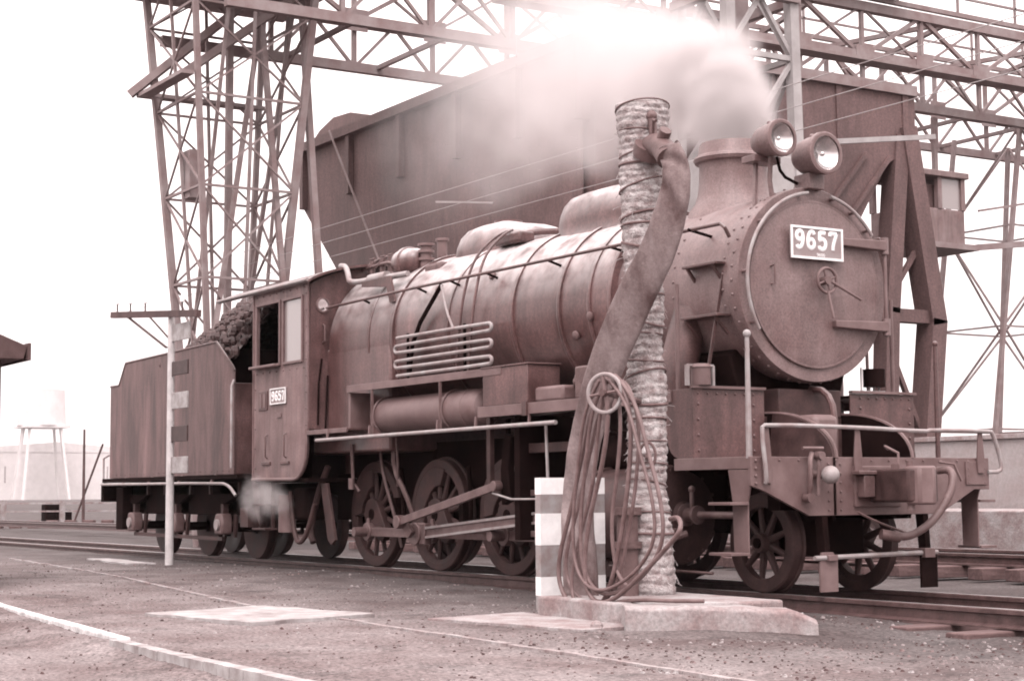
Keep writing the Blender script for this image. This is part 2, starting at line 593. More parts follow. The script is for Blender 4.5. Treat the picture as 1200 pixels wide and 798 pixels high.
for i in range(len(kp) - 1):
    a, b = Vector((*kp[i], 0)), Vector((*kp[i + 1], 0))
    d = (b - a).normalized()
    n = Vector((-d.y, d.x, 0))
    mb = MB()
    for k in range(12):
        t0, t1 = k / 12, (k + 1) / 12
        wv = random.uniform(-.004, .004)
        q0, q1 = a + (b - a) * t0, a + (b - a) * t1
        pts = [q0 + n * (.05 + wv), q0 - n * (.04 + wv), q1 - n * (.04 + wv), q1 + n * (.05 + wv)]
        mb.prism([(q.x, q.y) for q in pts], 'z', -.28, -.082 + random.uniform(-.002, .002))
    mb.build('kerb_stone', 'offwhite', kerb, smooth=False)
# narrow edging strip running along the yard parallel to the track
edge = thing('edging_strip', 'thin pale concrete edging strip flush with the yard dirt', 'edging', (4, -4, -.12))
ep = [(-7.6, -2.75), (-3.1, -3.2), (1.2, -3.72), (4.5, -4.08), (6.4, -4.14), (9.4, -4.33), (11.4, -4.48), (14.5, -4.72)]
for i in range(len(ep) - 1):
    a, b = Vector((*ep[i], 0)), Vector((*ep[i + 1], 0))
    d = (b - a).normalized()
    n = Vector((-d.y, d.x, 0))
    mb = MB()
    N = max(6, int((b - a).length / .22))
    for k in range(N):
        q0, q1 = a + (b - a) * (k / N) + d * .004, a + (b - a) * ((k + 1) / N) - d * .002
        w0, w1 = random.uniform(.012, .035), random.uniform(.012, .035)
        zt = gh(q0.x, q0.y) + .010 + random.uniform(0, .008)
        mb.prism([((q0 + n * w0).x, (q0 + n * w0).y), ((q0 - n * w1).x, (q0 - n * w1).y), ((q1 - n * w1).x, (q1 - n * w1).y), ((q1 + n * w0).x, (q1 + n * w0).y)], 'z', -.25, zt)
    mb.build('strip_section', 'concrete', edge, smooth=False)
def rough_poly(poly, n, j):
    out = []
    for i in range(len(poly)):
        a, b = poly[i], poly[(i + 1) % len(poly)]
        for k in range(n):
            t = k / n
            e = 0 if k == 0 else random.uniform(-j, j)
            out.append((a[0] + (b[0] - a[0]) * t + e, a[1] + (b[1] - a[1]) * t + random.uniform(-j, j)))
    return out
quad_slab('concrete_slab', rough_poly([(4.75, -5.2), (6.27, -4.93), (6.02, -3.74), (4.5, -4.02)], 7, .04), -.3, -.092, 'offwhite', 'large whitish square concrete slab let into the yard dirt', 'slab', .004)
quad_slab('concrete_slab', rough_poly([(6.7, -3.62), (8.35, -3.30), (8.2, -2.55), (6.55, -2.7)], 8, .035), -.3, -.098, 'concrete', 'thin pale slab in front of the striped marker block', 'slab', .004)
quad_slab('concrete_slab', rough_poly([(-6.4, -2.0), (-4.2, -2.15), (-4.0, -1.85), (-6.2, -1.72)], 5, .03), -.3, -.035, 'offwhite', 'worn pale patch of concrete beside the tender', 'slab', .004)
# plinth of the water column
pl = thing('column_plinth', 'low chipped concrete plinth around the rope-wrapped column', 'plinth', (7.8, -2.3, -.12))
mb = MB()
poly = rough_poly([(6.9, -2.75), (8.0, -2.80), (8.55, -1.95), (8.5, -1.62), (6.9, -1.58)], 8, .02)
mb.prism(poly, 'z', -.4, .05).build('base_slab', 'concrete', pl, bevel=.018, smooth=False)
mb = MB()
n = 16
top, bot = [], []
for i in range(n + 1):                     # the front kerb stone, worn down towards its far end
    t = i / n
    x = 8.40 + .72 * t
    y = -3.0 + 1.16 * t
    h = .05 - .035 * sstep(.3, 1, t) - .06 * sstep(.86, 1, t) + random.uniform(-.010, .006)
    top.append((x, y, h))
v, f = [], []
dx_, dy_ = -.85, .53                       # into the slab
for i, (x, y, h) in enumerate(top):
    j = random.uniform(-.014, .014)
    v += [(x - dx_ * .02 + j, y, -.4), (x + j, y, h - .025), (x + dx_ * .03, y + dy_ * .03, h), (x + dx_ * .36, y + dy_ * .36, h + random.uniform(-.01, .005)), (x + dx_ * .42, y + dy_ * .42, -.4)]
for i in range(n):
    for k in range(4):
        a = i * 5 + k
        f.append((a, a + 1, a + 6, a + 5))
f += [(0, 1, 2, 3, 4), tuple(n * 5 + k for k in (4, 3, 2, 1, 0))]
mb.add(v, f).build('kerb_stone', 'concrete', pl, smooth=False, bevel=.01)
MB().ball((8.22, -3.12, -.09), .05, 7, 5, 1.2, .9, .8).build('broken_stone', 'concrete', pl, smooth=False)

# ------------------------------------------------------------------ striped marker block
sb = thing('striped_marker_block', 'upright white and grey striped concrete marker block beside the column', 'marker', (6.1, -1.98, -.12))
zz = [-.3, -.02, .10, .40, .77, .93, .985]
Y0, Y1, X0, X1 = -2.28, -1.62, 6.13, 6.21
lv = [(-.3, .0, 'grey'), (.0, .155, 'white'), (.155, .42, 'grey'), (.42, .685, 'white'), (.685, .845, 'grey'), (.845, .985, 'white')]
for i, (a, b, m) in enumerate(lv):
    e = .0015 * (i % 2)
    MB().box(X0 - e, X1 + e, Y0 - e, Y1 + e, a, b).build('white_band' if m == 'white' else 'grey_band', m, sb, bevel=0.0, smooth=False)

# ------------------------------------------------------------------ the locomotive
L = thing('steam_locomotive', 'weathered black steam locomotive numbered 9657, steam at its chimney', 'locomotive', (0, 0, 0))
def part(mb, name, m, parent=None, bevel=0.0, smooth=True, ang=38):
    return mb.build(name, m, parent or L, bevel, smooth, None, ang)
ZC = 2.655
# boiler barrel, firebox, smokebox
boiler = part(MB().lathe((-.45, 0, ZC), (1, 0, 0), [(0, .985), (1.55, .985), (1.56, .965), (3.0, .955), (5.2, .905), (5.75, .895), (5.76, .835), (5.9, .835)], 72), 'boiler', 'boiler', ang=20)
for x, r in ((.55, .99), (1.12, .99), (2.35, .968), (3.62, .949), (4.45, .93), (4.95, .915), (5.28, .905)):
    part(MB().lathe((x, 0, ZC), (1, 0, 0), [(0, r - .01), (0, r + .001), (.003, r + .0035), (.05, r + .0035), (.053, r + .001), (.053, r - .01)], 72), 'boiler_band', 'boiler', boiler, ang=50)
for x, a, r in ((4.72, 198, .925), (5.0, 188, .915), (3.1, 150, .955), (2.0, 152, .965)):
    part(MB().lathe((x, math.cos(R(a)) * (r - .005), ZC + math.sin(R(a)) * (r - .005)), (0, math.cos(R(a)), math.sin(R(a))), [(0, .045), (.02, .045), (.03, .03)], 12), 'washout_plug', 'trim', boiler)
part(MB().box(-.9, 1.1, -.98, .98, 1.35, 2.62), 'firebox', 'boiler', bevel=.03)
sm = part(MB().lathe((5.42, 0, ZC), (1, 0, 0), [(0, .834), (1.56, .834), (1.56, .83)], 72), 'smokebox', 'door')
part(MB().lathe((6.98, 0, ZC), (1, 0, 0), [(0, .82), (0, .852), (.01, .858), (.13, .858), (.145, .85), (.145, .70), (.10, .70)], 80, cap=False), 'front_ring', 'door', sm, ang=30)
mb = MB()
for i in range(44):
    a = 2 * pi * i / 44
    mb.ball((7.05, .86 * math.cos(a), ZC + .86 * math.sin(a)), .014, 6, 4)
for xx in (5.6, 6.2, 6.9):
    for i in range(26):
        a = R(60) + R(240) * i / 25
        mb.ball((xx, .836 * math.cos(a), ZC + .836 * math.sin(a)), .013, 6, 4)
stuff(part(mb, 'rivet_row', 'door', sm))
door = part(MB().lathe((7.10, 0, ZC), (1, 0, 0), [(0, .716), (.035, .722), (.05, .716), (.055, .69), (.062, .60), (.076, .45), (.088, .28), (.094, .12), (.095, 0.0)], 80), 'smokebox_door', 'door', ang=25)
part(MB().lathe((7.10, 0, ZC), (1, 0, 0), [(.02, .724), (.048, .738), (.052, .724), (.045, .70)], 80, cap=False), 'door_rim', 'door', door)
for z in (3.04, 2.31):
    mb = MB().prism([(.16, z - .03), (.70, z - .045), (.80, z - .045), (.80, z + .045), (.70, z + .045), (.16, z + .03)], 'x', 7.17, 7.235)
    part(mb, 'door_hinge', 'trim', door, bevel=.008)
    part(MB().cyl((7.2, .79, z - .075), (7.2, .79, z + .075), .036, n=14), 'hinge_knuckle', 'door', door)
part(MB().cyl((7.2, .79, 2.22), (7.2, .79, 3.12), .017, n=10), 'hinge_pin', 'trim', door)
ring = [(7.29, .01 + .108 * math.cos(2 * pi * i / 28), 2.675 + .108 * math.sin(2 * pi * i / 28)) for i in range(28)]
dw = part(MB().tube(ring, .014, 8, closed=True), 'door_handwheel', 'trim', door)
mb = MB()
for a in (20, 110, 200, 290):
    mb.tube([(7.285, .01, 2.675), (7.29, .01 + .105 * math.cos(R(a)), 2.675 + .105 * math.sin(R(a)))], .010, 6)
part(mb, 'wheel_spoke', 'trim', dw)
part(MB().cyl((7.17, .01, 2.675), (7.31, .01, 2.675), .036, n=14), 'hub', 'trim', dw)
part(MB().tube([(7.30, .05, 2.665), (7.335, .36, 2.52)], .013, 8), 'locking_handle', 'trim', door)
part(MB().tube([(7.30, .01, 2.58), (7.34, .03, 2.34)], .013, 8), 'locking_handle', 'trim', door)
part(MB().tube([(7.17, -.52, 2.63), (7.22, -.52, 2.62), (7.22, -.52, 2.79), (7.17, -.52, 2.78)], .009, 6), 'hand_grip', 'trim', door)
# handrails bowed round the front ring
hr = part(MB().tube(arc((0, ZC), .80, R(97), R(212), 30, 'yz', 7.19), .016, 8), 'front_handrail', 'pipe')
for a in (102, 140, 175, 207):
    part(MB().cyl((7.12, .80 * math.cos(R(a)), ZC + .80 * math.sin(R(a))), (7.19, .80 * math.cos(R(a)), ZC + .80 * math.sin(R(a))), .016, n=8), 'handrail_bracket', 'door', hr)
hr = part(MB().tube(arc((0, ZC), .80, R(78), R(36), 14, 'yz', 7.19), .016, 8), 'front_handrail', 'pipe')
for a in (74, 56, 40):
    part(MB().cyl((7.12, .80 * math.cos(R(a)), ZC + .80 * math.sin(R(a))), (7.19, .80 * math.cos(R(a)), ZC + .80 * math.sin(R(a))), .016, n=8), 'handrail_bracket', 'door', hr)
# number plates
DIGITS = {
 '9': [([(.3 + .21 * math.cos(2 * pi * i / 14), .69 + .22 * math.sin(2 * pi * i / 14)) for i in range(14)], True), ([(.51, .70), (.52, .5), (.46, .25), (.32, .08), (.14, .10), (.10, .22)], False)],
 '6': [([(.3 + .21 * math.cos(2 * pi * i / 14), .31 + .22 * math.sin(2 * pi * i / 14)) for i in range(14)], True), ([(.09, .30), (.08, .5), (.14, .75), (.28, .92), (.46, .90), (.50, .78)], False)],
 '5': [([(.50, .90), (.49, .90), (.15, .90), (.14, .90), (.12, .55), (.12, .53), (.30, .60), (.50, .50), (.53, .32), (.46, .13), (.28, .06), (.10, .12), (.08, .24)], False)],
 '7': [([(.07, .76), (.08, .90), (.09, .90), (.51, .90), (.52, .90), (.40, .60), (.28, .30), (.26, .06)], False)],
}
def number_plate(o, ux, uy, nrm, w, h, txt, small):
    """a plate facing nrm at o, ux its reading direction"""
    o, ux, nrm = Vector(o), Vector(ux), Vector(nrm)
    uz = Vector((0, 0, 1))
    def quad(mbx, a0, a1, b0, b1, d0, d1):
        v = [o + ux * a + uz * b + nrm * d for a in (a0, a1) for b in (b0, b1) for d in (d0, d1)]
        return mbx.add(v, [(0, 1, 3, 2), (4, 6, 7, 5), (0, 4, 5, 1), (2, 3, 7, 6), (0, 2, 6, 4), (1, 5, 7, 3)])
    np_ = part(quad(MB(), -w / 2, w / 2, -h / 2, h / 2, 0, .012), 'number_plate', 'plate', bevel=.002, smooth=False)
    t = h * .07
    fr = MB()
    quad(fr, -w / 2, w / 2, h / 2 - t, h / 2, .0125, .022)
    quad(fr, -w / 2, w / 2, -h / 2, -h / 2 + t, .0125, .022)
    quad(fr, -w / 2, -w / 2 + t, -h / 2 + t, h / 2 - t, .0125, .022)
    quad(fr, w / 2 - t, w / 2, -h / 2 + t, h / 2 - t, .0125, .022)
    part(fr, 'plate_border', 'white', np_, smooth=False)
    rot = Matrix((ux, uz, nrm)).transposed().to_4x4()
    step = w * .215
    for i, chh in enumerate(txt):
        dg = MB()
        for pts, closed in DIGITS[chh]:
            dg.tube([(px_, py_, 0) for px_, py_ in pts], .105, 8, closed=closed, smooth=1 if closed else 2)
        hs = h * (.62 if small else .64)
        ws = w * .29
        cz = h * (.09 if small else 0)
        dg.v = [tuple(o + ux * ((i - (len(txt) - 1) / 2) * step + (p_[0] - .3) * ws) + uz * (cz + (p_[1] - .5) * hs) + nrm * (.0125 + .006 * max(0, p_[2]) / .105)) for p_ in dg.v]
        part(dg, 'numeral', 'white', np_, ang=60)
    if small:
        me = text_mesh('9600', h * .15, .003, 0, 1.1)
        me.transform(Matrix.Translation(o + ux * (w * .07) - uz * (h * .36) + nrm * .014) @ rot)
        me.materials.append(M['white'])
        d = bpy.data.objects.new('class_lettering', me)
        col.objects.link(d)
        d.parent = np_
number_plate((7.235, -.06, 3.0), (0, 1, 0), (0, 0, 1), (1, 0, 0), .60, .285, '9657', True)
part(MB().box(7.16, 7.234, -.25, -.2, 2.95, 3.05), 'plate_bracket', 'door', bevel=.004)
part(MB().box(7.16, 7.234, .08, .13, 2.95, 3.05), 'plate_bracket', 'door', bevel=.004)
# chimney
ch = part(MB().lathe((6.06, 0, 0), (0, 0, 1), [(3.30, .47), (3.44, .42), (3.52, .365), (3.60, .335), (3.70, .32), (3.87, .315), (3.89, .325), (3.905, .355), (3.935, .37), (3.96, .355), (3.97, .335), (3.99, .325), (4.07, .31), (4.09, .30), (4.09, .25), (3.7, .24)], 48), 'chimney', 'door', ang=30)
# domes: long rounded boxes along the boiler
def dome(name, x0, x1, zt, hw, flare, m, taper=0.0):
    rings = []
    N = 34
    xc, hx = (x0 + x1) / 2, (x1 - x0) / 2
    prof = [(0, 1 + flare / hw, 3.02), (.0, 1 + flare * .55 / hw, 3.22), (0, 1 + .18 * flare / hw, 3.40), (0, 1, 3.52), (0, 1, max(3.53, zt - .34)), (0, .965, zt - .24), (0, .88, zt - .13), (0, .74, zt - .055), (0, .50, zt - .012), (0, .2, zt)]
    v, f = [], []
    for _, k, z in prof:
        for i in range(N):
            a = 2 * pi * i / N
            c, s_ = math.cos(a), math.sin(a)
            ex = .5
            px = math.copysign(abs(c) ** ex, c)
            py = math.copysign(abs(s_) ** .8, s_)
            dx = (hx - hw) * (1 if k >= .9 else .6 + .4 * k) + hw * k
            zz = z
            if taper and c > 0 and z > 3.5:
                zz = z - taper * max(0, px) ** 2
            v.append((xc + px * dx, py * hw * k, zz))
    for j in range(len(prof) - 1):
        for i in range(N):
            f.append((j * N + i, j * N + (i + 1) % N, (j + 1) * N + (i + 1) % N, (j + 1) * N + i))
    f.append(tuple((len(prof) - 1) * N + i for i in range(N)))
    return part(MB().add(v, f), name, m, ang=60)
steam_dome = dome('steam_dome', 3.45, 4.95, 3.95, .40, .26, 'boiler')
sand_dome = dome('sand_dome', 1.33, 3.0, 3.885, .42, .05, 'boiler', .08)
part(MB().cyl((2.1, 0, 3.875), (2.1, 0, 3.91), .16, n=24), 'filler_lid', 'boiler', sand_dome)
for k, xe in enumerate((2.80, 3.05)):
    pts = [(2.75 + .1 * k, -.42, 3.68), (2.82 + .15 * k, -.62, 3.60), (2.78 + .2 * k, -.86, 3.36), (xe - .02, -1.0, 2.95), (xe - .06, -1.03, 2.55), (xe - .1, -1.04, 2.10)]
    part(MB().tube(pts, .015, 8, smooth=2), 'sand_pipe', 'loco', sand_dome)
part(MB().tube([(2.94, -.42, 3.60), (3.08, -.3, 3.64), (3.15, 0, 3.66)], .035, 8, smooth=1), 'sand_outlet', 'loco', sand_dome)
part(MB().box(2.6, 3.12, -.5, -.3, 3.52, 3.64), 'sand_trap', 'loco', sand_dome, bevel=.03)
# headlights
def headlight(c, r, ln, m):
    x, y, z = c
    h = part(MB().lathe((x - ln, y, z), (1, 0, 0), [(0, 0.0), (0, r * .35), (.02, r * .6), (.09, r * .86), (.18, r * .95), (ln - .05, r * .98), (ln - .045, r * 1.08), (ln, r * 1.08), (ln + .004, r * 1.0), (ln - .03, r * .90), (ln - .04, r * .88), (ln - .14, r * .5), (ln - .2, r * .1)], 36, cap=False), 'headlight', 'door', ang=40)
    part(MB().lathe((x - .02, y, z), (1, 0, 0), [(0, r * .90), (-.02, r * .82), (-.05, r * .62), (-.07, r * .36), (-.078, 0.0)], 36, cap=False), 'reflector', 'lens', h, ang=70)
    part(MB().ball((x - .055, y, z), r * .14, 10, 8), 'bulb', 'lens', h)
    part(MB().lathe((x - .01, y, z), (1, 0, 0), [(0, r * .86), (0, r * 1.0), (.016, r * 1.0), (.016, r * .86)], 36, cap=False), 'lens_rim', 'trim', h)
    part(MB().ball((x - ln * .5, y, z + r * 1.02), .022, 8, 6), 'vent_knob', 'door', h)
    return h
h1 = headlight((7.33, .0, 3.79), .175, .36, 'door')
part(MB().box(7.0, 7.2, -.09, .09, 3.49, 3.63), 'lamp_bracket', 'door', h1, bevel=.01)
h2 = headlight((7.24, -.42, 3.90), .152, .34, 'door')
part(MB().tube([(7.08, -.42, 3.76), (7.06, -.42, 3.55), (7.05, -.38, 3.38)], .022, 8), 'lamp_bracket', 'door', h2)
part(MB().tube([(7.02, -.30, 3.78), (7.02, -.25, 3.62), (7.06, -.1, 3.55)], .014, 8, smooth=1), 'cable_conduit', 'dark', h2)
part(MB().box(6.84, 7.02, -.55, -.25, 3.72, 3.78), 'lamp_shelf', 'door', h2, bevel=.006)
part(MB().bar((6.95, -.5, 3.32), (6.92, -.45, 3.74), .03), 'lamp_strut', 'door', h2)
# boiler handrails
for s in (-1, 1):
    hr = part(MB().tube([(-.45, s * 1.02, 3.12), (1.7, s * 1.0, 3.14), (5.4, s * .95, 3.14), (7.0, s * .93, 3.14), (7.06, s * .93, 3.10), (7.06, s * .88, 3.02)], .017, 8), 'boiler_handrail', 'loco')
    for x in (.4, 1.72, 2.45, 3.2, 4.35, 5.4, 6.6):
        r = .96 - .015 * max(0, x - 2)
        yy = math.sqrt(max(.01, (r if x < 5.4 else .83) ** 2 - .45 ** 2))
        part(MB().cyl((x, s * (yy - .02), 3.09), (x, s * .965, 3.14), .014, n=8), 'handrail_bracket', 'dark', hr)
# smokebox steps and steam pipe casing on the near side
for s in (-1, 1):
    for z, x0, x1 in ((2.82, 6.45, 6.92), (2.37, 6.42, 6.94)):
        yb = math.sqrt(.834 ** 2 - (z - ZC) ** 2) - .02
        o = part(MB().box(x0, x1, min(s * yb, s * .93), max(s * yb, s * .93), z - .012, z + .012), 'smokebox_step', 'loco', bevel=.004)
        for x in (x0 + .06, x1 - .06):
            part(MB().bar((x, s * (yb), z - .16), (x, s * .91, z - .014), .024), 'step_brace', 'loco', o)
    part(MB().tube([(6.3, s * .7, 2.45), (6.3, s * .86, 2.0), (6.2, s * .93, 1.5), (6.1, s * .95, 1.1)], [.17, .18, .19, .2], 16, smooth=2), 'steam_pipe', 'loco')
    part(MB().bar((6.9, s * .82, 2.75), (6.78, s * .95, 1.74), .03, .012), 'stay_bar', 'loco')
# saddle, cylinders, frames
part(MB().prism([(-.62, 1.0), (.62, 1.0), (.55, 1.6), (.70, 2.05), (.55, 2.12), (-.55, 2.12), (-.70, 2.05), (-.55, 1.6)], 'x', 5.75, 6.8), 'smokebox_saddle', 'dark', bevel=.02)
for s in (-1, 1):
    top = [(6.85, 1.52)] + [(6.98 + .85 * math.sin(a), 1.12 + .40 * math.cos(a)) for a in [R(90) * i / 12 for i in range(13)]]
    part(MB().prism([(7.03, 1.128)] + [q for q in top if q[0] > 7.03] + [(7.78, 1.128)], 'y', s * .45 - .022, s * .45 + .022), 'front_frame_plate', 'wheel')
    fr = part(MB().prism([(-1.3, .55), (-1.3, 1.12), (5.6, 1.12), (5.7, 1.5)] + top + [(7.78, .62), (6.4, .58), (5.4, .46)], 'y', s * .43 - .016, s * .43 + .016), 'main_frame', 'dark')
    e = [(p_[0], s * .43, p_[1] + .006) for p_ in top]
    part(MB().tube(e, .017, 6), 'frame_edge', 'trim', fr)
    cy = part(MB().lathe((5.40, s * .99, .66), (1, 0, 0), [(0, .30), (.02, .43), (.10, .43), (.10, .41), (.94, .41), (.94, .435), (1.0, .44), (1.04, .42), (1.06, .36), (1.085, .26), (1.10, .22), (1.105, .12), (1.14, .10), (1.14, .05)], 48), 'cylinder', 'wheel', ang=30)
    mb = MB()
    for i in range(14):
        a = 2 * pi * i / 14
        mb.cyl((6.42, s * .99 + .395 * math.cos(a), .66 + .395 * math.sin(a)), (6.462, s * .99 + .395 * math.cos(a), .66 + .395 * math.sin(a)), .016, n=6)
    stuff(part(mb, 'cover_nut', 'wheel', cy))
    part(MB().cyl((6.5, s * .99, .66), (7.22, s * .99, .66), .032, n=14), 'tail_rod', 'rod', cy)
    part(MB().lathe((6.5, s * .99, .66), (1, 0, 0), [(0, .10), (.05, .10), (.06, .06), (.17, .055), (.18, .08), (.21, .08), (.22, .04)], 16), 'rod_gland', 'rod', cy)
    part(MB().cyl((6.62, s * .99, .70), (6.62, s * .99, .86), .02, n=8).ball((6.62, s * .99, .88), .032, 8, 6), 'oil_cup', 'rod', cy)
    part(MB().tube([(6.50, s * 1.15, .42), (6.58, s * 1.18, .46), (6.62, s * 1.05, .5)], .03, 8, smooth=1).cyl((6.48, s * 1.12, .5), (6.6, s * 1.12, .5), .05, n=10), 'relief_valve', 'iron', cy)
    part(MB().cyl((6.2, s * .99, .32), (6.2, s * .99, .2), .03, n=8).cyl((5.6, s * .99, .32), (5.6, s * .99, .2), .03, n=8).tube([(5.4, s * 1.0, .19), (6.9, s * 1.0, .17)], .014, 6), 'drain_cock', 'iron', cy)
    part(MB().cyl((5.25, s * .93, 1.22), (6.6, s * .93, 1.22), .17, n=24), 'valve_chest', 'dark', cy)
    part(MB().box(5.4, 6.45, min(s * .45, s * .99), max(s * .45, s * .99), .5, 1.3), 'cylinder_block', 'dark', cy, bevel=.03)
    # slide bars and crosshead
    for z in (.86, .46):
        part(MB().box(4.1, 5.42, s * .99 - .045, s * .99 + .045, z - .03, z + .03), 'slide_bar', 'rod', bevel=.004)
    part(MB().box(4.55, 4.95, s * .99 - .06, s * .99 + .06, .50, .82), 'crosshead', 'rod', bevel=.02)
    part(MB().cyl((4.9, s * .99, .66), (5.42, s * .99, .66), .04, n=12), 'piston_rod', 'rod')
    part(MB().box(4.02, 4.12, min(s * .45, s * 1.16), max(s * .45, s * 1.16), .40, 1.62), 'motion_bracket', 'dark', bevel=.01)
    part(MB().box(3.93, 5.35, s * 1.03 - .02, s * 1.03 + .02, 1.25, 1.345), 'radius_bar', 'wheel', bevel=.006)
    part(MB().bar((3.51, s * 1.12, .86), (3.51, s * 1.12, 1.62), .05, .07), 'link_hanger', 'wheel')
    part(MB().prism([(3.62, .74), (3.80, .80), (3.74, 1.10), (3.80, 1.42), (3.68, 1.46), (3.60, 1.1)], 'y', s * 1.02 - .04, s * 1.02 + .04), 'expansion_link', 'dark', bevel=.01)
    part(MB().bar((3.66, s * 1.0, 1.0), (3.66, s * 1.0, 1.6), .04).bar((3.86, s * .95, .9), (3.86, s * .95, 1.55), .05), 'link_support', 'dark')
# wheels
def wheel(x, s, rad, nsp, face, crank=None, cw=False, rim=.075, m='wheel', name='driving_wheel', inner=.12):
    """face: distance of the outer tyre face from the centre line"""
    yo = s * face
    w_ = part(MB().lathe((x, yo, rad), (0, -s, 0), [(0.0, rad - rim), (0, rad - .012), (.008, rad - .002), (.01, rad), (inner - .035, rad + .003), (inner - .03, rad + .022), (inner - .008, rad + .026), (inner, rad + .012), (inner, rad - rim), (.0, rad - rim)], 56), name, m, ang=35)
    part(MB().lathe((x, yo + s * .004, rad), (0, -s, 0), [(.03, rad - rim - .055), (.012, rad - rim - .05), (.006, rad - rim + .001), (.10, rad - rim + .001), (.09, rad - rim - .05), (.03, rad - rim - .055)], 48), 'wheel_rim', m, w_, ang=40)
    hr_ = rad * .19
    part(MB().lathe((x, yo + s * .035, rad), (0, -s, 0), [(0, hr_ * .55), (0, hr_), (.02, hr_ * 1.06), (.16, hr_ * 1.06), (.17, hr_)], 24), 'hub', m, w_)
    part(MB().cyl((x, yo + s * .05, rad), (x, 0, rad), hr_ * .55, n=18), 'axle', 'dark', w_)
    base = None
    for i in range(nsp):
        a = 2 * pi * (i + .5) / nsp
        if base is None:
            r0, r1 = hr_ * .95, rad - rim - .03
            sp = MB()
            v = []
            for r, ww, dd in ((r0, .030 + .014 * rad, .036), (r1, .018 + .012 * rad, .024)):
                for k in range(8):
                    b = 2 * pi * k / 8
                    v.append((r, -s * .052 + dd * math.sin(b), ww * math.cos(b)))
            sp.add(v, [(k, (k + 1) % 8, 8 + (k + 1) % 8, 8 + k) for k in range(8)])
            base = sp.build('spoke', m, None)
            base.parent = w_
            base.location = (x, yo, rad)
            base.rotation_euler = (0, a, 0)
        else:
            clone(base, 'spoke', w_, (x, yo, rad), (0, a, 0))
    if crank is not None:
        px, pz = x + .305 * math.cos(crank), rad + .305 * math.sin(crank)
        dx, dz = math.cos(crank), math.sin(crank)
        nx_, nz_ = -dz, dx
        poly = []
        for i in range(9):
            a = R(90) + R(180) * i / 8
            poly.append((x + dx * .19 * math.cos(a) + nx_ * .19 * math.sin(a), rad + dz * .19 * math.cos(a) + nz_ * .19 * math.sin(a)))
        for i in range(9):
            a = R(-90) + R(180) * i / 8
            poly.append((px + dx * .115 * math.cos(a) + nx_ * .115 * math.sin(a), pz + dz * .115 * math.cos(a) + nz_ * .115 * math.sin(a)))
        part(MB().prism(poly, 'y', yo + s * .042, yo - s * .05), 'crank_boss', m, w_, bevel=.008)
        part(MB().cyl((px, yo, pz), (px, s * 1.0, pz), .055, n=16), 'crank_pin', 'rod', w_)
        if cw:
            poly = []
            half = R(62 if cw is True else cw)
            ro, ri = rad - rim - .02, rad * .45
            for i in range(17):
                a = crank + pi - half + 2 * half * i / 16
                poly.append((x + ro * math.cos(a), rad + ro * math.sin(a)))
            for i in range(17):
                a = crank + pi + half * .92 - 2 * half * .92 * i / 16
                e = ri + (ro - ri) * .0 + .05 * abs(i - 8) / 8
                poly.append((x + e * math.cos(a), rad + e * math.sin(a)))
            part(MB().prism(poly, 'y', yo + s * .012, yo - s * .09), 'counterweight', m, w_, bevel=.01)
    return w_
CR = math.atan2(-.2, .23)
XD = [0, 1.524, 3.048, 4.572]
